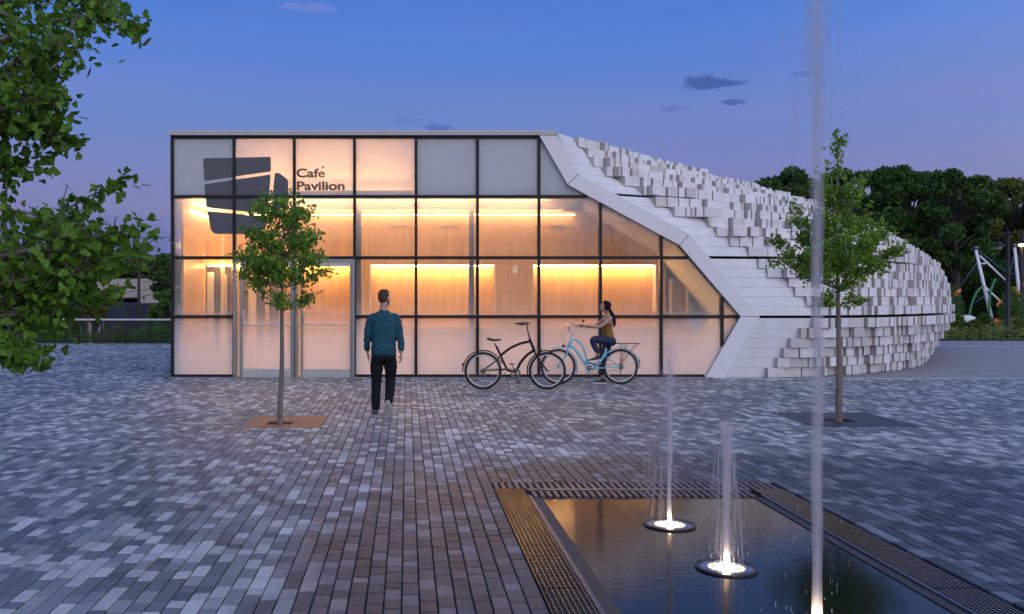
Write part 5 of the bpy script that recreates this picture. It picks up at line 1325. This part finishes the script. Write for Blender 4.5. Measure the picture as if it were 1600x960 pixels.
def hand(wrist, direction, palm_n, scale=1, curl=.5, side=1, spread=.0):
    """palm, four unequal bent fingers and a thumb leaving the side of the palm"""
    d = Vector(direction).normalized(); n = Vector(palm_n).normalized(); s = d.cross(n).normalized()*side; n = s.cross(d)*side
    w = Vector(wrist); out = []
    pc_ = w+d*.048*scale
    M = Matrix((tuple(s), tuple(d), tuple(n))).transposed().to_4x4()
    out.append(E(pc_, (.038*scale, .052*scale, .017*scale), M))
    for k, (off, L_) in enumerate(((-.028, .068), (-.010, .078), (.009, .073), (.027, .058))):
        b = w+(d*.082+s*off)*scale; L_ *= scale
        c1 = curl*.7; c2 = curl*1.5; c3 = curl*2.2
        p1 = b+(d*math.cos(c1)+n*math.sin(c1))*L_*.45; p2 = p1+(d*math.cos(c2)+n*math.sin(c2))*L_*.33; p3 = p2+(d*math.cos(c3)+n*math.sin(c3))*L_*.25
        out.append(limb([b-d*.02, b, p1, p2, p3], [.009, .009, .0085, .008, .0065], k=2, n=8))
    b = w+(d*.028-s*.030)*scale; t1 = b+(d*.6-s*.7+n*.3)*.038*scale; t2 = t1+(d*.85-s*.25+n*.5)*.034*scale
    out.append(limb([b+s*.01, b, t1, t2], [.013, .012, .010, .008], k=2, n=8)); return out
def headshape(c, face, up, s=1.0, beard=False):
    f = Vector(face).normalized(); u = Vector(up).normalized(); r = f.cross(u).normalized(); u = r.cross(f)
    M = Matrix((tuple(r), tuple(f), tuple(u))).transposed().to_4x4(); c = Vector(c)
    def A(x, y, z): return c+(r*x+f*y+u*z)*s
    out = [E(A(0, -.008, .035), (.074*s, .094*s, .086*s), M), E(A(0, .012, -.04), (.058*s, .074*s, .075*s), M), E(A(0, .052, -.085), (.030*s, .030*s, .026*s), M),
           E(A(0, .088, -.008), (.013*s, .020*s, .026*s), M), E(A(0, .100, -.018), (.014*s, .014*s, .011*s), M), E(A(0, .078, .028), (.050*s, .016*s, .012*s), M),
           E(A(0, .083, -.052), (.024*s, .011*s, .010*s), M)]
    for sx in (-1, 1):
        out += [E(A(.074*sx, -.005, -.005), (.010*s, .020*s, .032*s), M), E(A(.042*sx, .06, -.025), (.026*s, .026*s, .03*s), M)]
    return out, A, M
def shoe(root, ankle, toe_dir, L_, m, sole, name='shoe', pitch=0, up=None):
    d = Vector(toe_dir).normalized(); zz = Vector(up) if up is not None else Vector((0, 0, 1)); s = d.cross(zz).normalized(); zz = s.cross(d)
    M = Matrix((tuple(s), tuple(d), tuple(zz))).transposed().to_4x4(); a = Vector(ankle)
    A = lambda x, y, z: a+s*x+d*y+zz*z
    h = sub(name, root)
    def rg(y, w, z0, z1): return [A(w*math.cos(t), y, (z0+z1)/2+(z1-z0)/2*math.sin(t)) for t in np.linspace(0, 2*PI, 14, endpoint=False)]
    up_ = MB().loft([rg(-.075, .012, -.06, -.02), rg(-.07, .03, -.072, .005), rg(-.03, .038, -.074, .02), rg(.02, .040, -.074, .012), rg(.08, .045, -.074, -.022), rg(.14, .044, -.074, -.035), rg(.178, .034, -.072, -.045), rg(.192, .012, -.068, -.055)])
    up_.build('upper', m, h, True)
    rings = []
    prof = [(-.083, .018), (-.07, .034), (-.02, .036), (.04, .038), (.10, .047), (.15, .046), (.185, .034), (.2, .012)]
    V = [A(w, y, z) for z in (-.088, -.064) for y, w in prof]+[A(-w, y, z) for z in (-.088, -.064) for y, w in prof]
    poly = [A(w, y, -.088) for y, w in prof]+[A(-w, y, -.088) for y, w in reversed(prof)]
    MB().prism(poly, zz*.026).build('sole', sole, h)
    MB().tube([A(.035, .02, .0), A(.02, .05, .006), A(-.02, .05, .006), A(-.035, .02, .0)], .005, 6).tube([A(.036, .05, -.012), A(.02, .08, -.012), A(-.02, .08, -.012), A(-.036, .05, -.012)], .005, 6).build('lace', sole, h)
    return h
SKIN = mat('skin', (.50, .29, .21), .5, var=.08, scale=25, spec=.35); SKIN2 = mat('skin_tan', (.46, .25, .18), .5, var=.08, scale=25)
# ---- the man, walking away, weight on his left foot, right heel raised
mx, my = -.335, 13.3
MAN = thing('person', 'man in teal sweatshirt and black trousers walking away toward the glass', 'person', (mx, my, 0))
Q = lambda x, y, z: Vector((mx+x, my+y, z))
hd, HA, HM = headshape(Q(.005, .03, 1.685), (.42, .9, -.05), (0, 0, 1), 1.0)
parts = hd + [limb([Q(0, .0, 1.45), Q(0, .01, 1.55), Q(.004, .025, 1.64)], [.066, .058, .058]), torso([(Q(0, 0, .92), .15, .11), (Q(0, 0, 1.1), .135, .095), (Q(0, 0, 1.3), .155, .10), (Q(0, 0, 1.40), .13, .085), (Q(0, 0, 1.47), .07, .06)])]
shL, shR = Q(-.185, 0, 1.415), Q(.185, 0, 1.415); elL, elR = Q(-.232, .0, 1.15), Q(.232, -.02, 1.15); wrL, wrR = Q(-.235, .12, .915), Q(.248, -.03, .90)
parts += [limb([shL+Vector((.03, 0, -.03)), elL, wrL], [.036, .034, .027]), limb([shR+Vector((-.03, 0, -.03)), elR, wrR], [.036, .034, .027])]
parts += hand(wrL, (.05, .25, -1), (1, .2, .1), 1, .35, -1) + hand(wrR, (.05, -.05, -1), (-1, .3, .1), 1, .55, 1)
hipL, hipR = Q(-.09, 0, .90), Q(.09, 0, .90); knL, knR = Q(-.105, .03, .50), Q(.095, .06, .52); anL, anR = Q(-.115, -.01, .095), Q(.07, -.12, .20)
parts += [limb([hipL, knL, anL], [.085, .055, .036]), limb([hipR, knR, anR], [.085, .055, .036])]
body_part('body', parts, SKIN, MAN, .006)
TEAL = mat('teal_sweatshirt', (.022, .085, .115), .9, var=.14, scale=9, bump=.35, bscale=14, spec=.2)
shirt = [torso([(Q(0, 0, .865), .165, .125), (Q(0, 0, .90), .178, .135), (Q(0, 0, 1.0), .176, .13), (Q(0, .0, 1.15), .176, .125), (Q(0, .0, 1.30), .190, .126), (Q(0, 0, 1.39), .185, .112), (Q(0, 0, 1.44), .150, .095), (Q(0, 0, 1.49), .09, .078), (Q(0, .003, 1.515), .07, .068)]),
         limb([Q(-.12, 0, 1.415), shL+Vector((.01, 0, -.02)), Q(-.212, 0, 1.28), elL+Vector((0, -.005, 0)), Q(-.245, .07, 1.0), wrL+Vector((0, 0, .035))], [.058, .062, .057, .052, .046, .038]),
         limb([Q(.12, 0, 1.415), shR+Vector((-.01, 0, -.02)), Q(.212, -.005, 1.28), elR, Q(.25, -.02, 1.0), wrR+Vector((0, 0, .035))], [.058, .062, .057, .052, .046, .038])]
for k in range(7):   # soft folds at the waist and elbows
    zf = .90+.018*k; shirt.append(limb([Q(-.15+.02*(k % 3), -.125, zf+.02), Q(0, -.138, zf), Q(.14-.02*(k % 2), -.125, zf+.025)], [.006, .012, .006]))
body_part('sweatshirt', shirt, TEAL, MAN, .009, 2, .011, (1, 1, 1.7))
BLK = mat('black_trousers', (.010, .010, .014), .85, var=.2, scale=8, bump=.4, bscale=14, spec=.2)
tr_ = [torso([(Q(0, 0, .80), .165, .115), (Q(0, 0, .90), .165, .118), (Q(0, 0, .97), .150, .108)]),
       limb([hipL+Vector((.01, 0, -.02)), Q(-.10, .01, .7), knL, Q(-.113, .0, .28), anL+Vector((0, .0, -.0))], [.098, .092, .072, .064, .058]),
       limb([hipR+Vector((-.01, 0, -.02)), Q(.10, .03, .7), knR, Q(.088, -.03, .34), anR+Vector((0, .01, .0))], [.098, .092, .072, .064, .056])]
body_part('trousers', tr_, BLK, MAN, .009, 2, .010, (1, 1, 2.2))
HAIR = mat('brown_hair', (.055, .03, .018), .7, var=.4, scale=60, aniso=(1, 1, .3), bump=.5, bscale=180)
body_part('hair', [E(HA(0, -.018, .052), (.079, .096, .083), HM), E(HA(0, -.045, .0), (.070, .066, .07), HM), E(HA(0, .03, .10), (.06, .055, .035), HM)], HAIR, MAN, .006, 1)
body_part('beard', [E(HA(0, .058, -.092), (.045, .042, .034), HM), E(HA(.055, .02, -.06), (.016, .03, .04), HM), E(HA(-.055, .02, -.06), (.016, .03, .04), HM)], HAIR, MAN, .006, 1)
SH1 = mat('grey_shoe', (.06, .06, .06), .7, var=.3, scale=30); SO1 = mat('pale_sole', (.42, .42, .38), .6)
shoe(MAN, Q(-.115, -.02, .088), (-.12, 1, 0), .28, SH1, SO1)
shoe(MAN, Q(.07, -.13, .19), (.15, .55, -.85), .28, mat('light_shoe', (.28, .28, .25), .7, var=.2, scale=30), SO1, up=(0, .8, .55))
# ---- the woman astride the blue bicycle
wx, wy = 3.92, 18.15
WOM = thing('person', 'woman in mustard tank top and navy leggings sitting on the blue bicycle', 'person', (wx, wy, 0))
Q = lambda x, y, z: Vector((wx+x, wy+y, z))
hd, HA, HM = headshape(Q(-.055, -.02, 1.515), (-.93, -.25, .16), (0, 0, 1), .93)
parts = hd + [limb([Q(.0, 0, 1.30), Q(-.005, 0, 1.38), Q(-.03, -.01, 1.46)], [.052, .045, .046]),
              torso([(Q(.02, 0, .84), .11, .15), (Q(.01, 0, .93), .10, .14), (Q(0, 0, 1.05), .085, .115), (Q(-.012, 0, 1.17), .095, .135), (Q(-.005, 0, 1.27), .085, .15), (Q(.0, 0, 1.33), .05, .07)])]
sN, sF = Q(.01, -.155, 1.285), Q(-.02, .155, 1.285); eN, eF = Q(-.20, -.22, 1.135), Q(-.22, .21, 1.12); hN, hF = Q(-.43, -.27, 1.155), Q(-.45, .27, 1.15)
parts += [limb([Q(.0, -.10, 1.29), sN, eN, hN], [.045, .046, .034, .022]), limb([Q(.0, .10, 1.29), sF, eF, hF], [.045, .046, .034, .022])]
parts += hand(hN, (-1, -.05, .02), (0, .1, -1), .9, .75, 1) + hand(hF, (-1, .05, .02), (0, -.1, -1), .9, .75, -1)
hpN, hpF = Q(.03, -.085, .855), Q(.03, .085, .855); kN, kF = Q(-.31, -.14, .875), Q(-.03, .13, .49); aN, aF = Q(-.20, -.13, .575), Q(-.07, .14, .10)
parts += [limb([hpN, kN, aN], [.085, .056, .034]), limb([hpF, kF, aF], [.085, .052, .034])]
body_part('body', parts, SKIN2, WOM, .006)
MUS = mat('mustard_tank_top', (.23, .115, .02), .85, var=.12, scale=12, bump=.3, bscale=18)
body_part('tank_top', [torso([(Q(.015, 0, .90), .112, .152), (Q(.005, 0, .98), .103, .140), (Q(0, 0, 1.05), .095, .125), (Q(-.012, 0, 1.17), .106, .140), (Q(-.008, 0, 1.235), .10, .125), (Q(-.002, 0, 1.275), .075, .105)]),
                       limb([Q(-.06, -.085, 1.22), Q(-.01, -.09, 1.325), Q(.055, -.085, 1.25)], [.022, .014, .022]), limb([Q(-.06, .085, 1.22), Q(-.01, .09, 1.325), Q(.055, .085, 1.25)], [.022, .014, .022]),
                       E(Q(-.075, -.06, 1.16), (.045, .055, .05)), E(Q(-.075, .06, 1.16), (.045, .055, .05))], MUS, WOM, .008, 2, .005, (1, 1, 2))
NAVY = mat('navy_leggings', (.010, .014, .055), .6, var=.12, scale=10, bump=.15, bscale=16)
body_part('leggings', [torso([(Q(.03, 0, .79), .11, .145), (Q(.035, 0, .85), .125, .165), (Q(.02, 0, .91), .108, .150), (Q(.012, 0, .95), .095, .138)]), E(Q(.07, -.07, .84), (.09, .085, .09)), E(Q(.07, .07, .84), (.09, .085, .09)),
                       limb([hpN, Q(-.14, -.12, .872), kN, Q(-.27, -.135, .73), aN+Vector((0, 0, .03))], [.10, .082, .064, .056, .038]),
                       limb([hpF, Q(.0, .11, .68), kF, Q(-.05, .135, .30), aF+Vector((0, 0, .06))], [.10, .082, .060, .052, .038])], NAVY, WOM, .008, 2)
DH = mat('dark_brown_hair', (.010, .006, .005), .7, spec=.15, var=.4, scale=60, bump=.5, bscale=160)
body_part('hair', [E(HA(0, -.028, .045), (.080, .100, .086), HM), E(HA(0, -.07, -.01), (.062, .055, .07), HM), E(HA(.052, -.022, .005), (.038, .060, .075), HM), E(HA(-.052, -.022, .005), (.038, .060, .075), HM),
                   limb([HA(0, -.08, -.04), Q(.075, 0, 1.40), Q(.115, -.02, 1.30), Q(.13, -.03, 1.20), Q(.125, -.02, 1.12)], [.045, .036, .036, .03, .012])], DH, WOM, .007, 1)
for nm, yy in (('eye', -.030), ('eye', .030)):
    MB().ell(HA(yy, .086, .006), (.010, .010, .008), 8, 6).build(nm, mat('eye_dark', (.02, .015, .012), .2), WOM, True)
MB().ell(HA(0, .0915, -.052), (.014, .020, .007), 10, 6).build('lips', mat('lips', (.35, .10, .09), .4), WOM, True)
SH2 = mat('black_canvas_shoe', (.02, .02, .022), .6, var=.3, scale=40); SO2 = mat('white_sole', (.7, .69, .64), .55)
shoe(WOM, Q(-.235, -.13, .555), (-1, -.05, -.12), .25, SH2, SO2)
shoe(WOM, Q(-.08, .14, .089), (-1, .02, 0), .25, SH2, SO2)
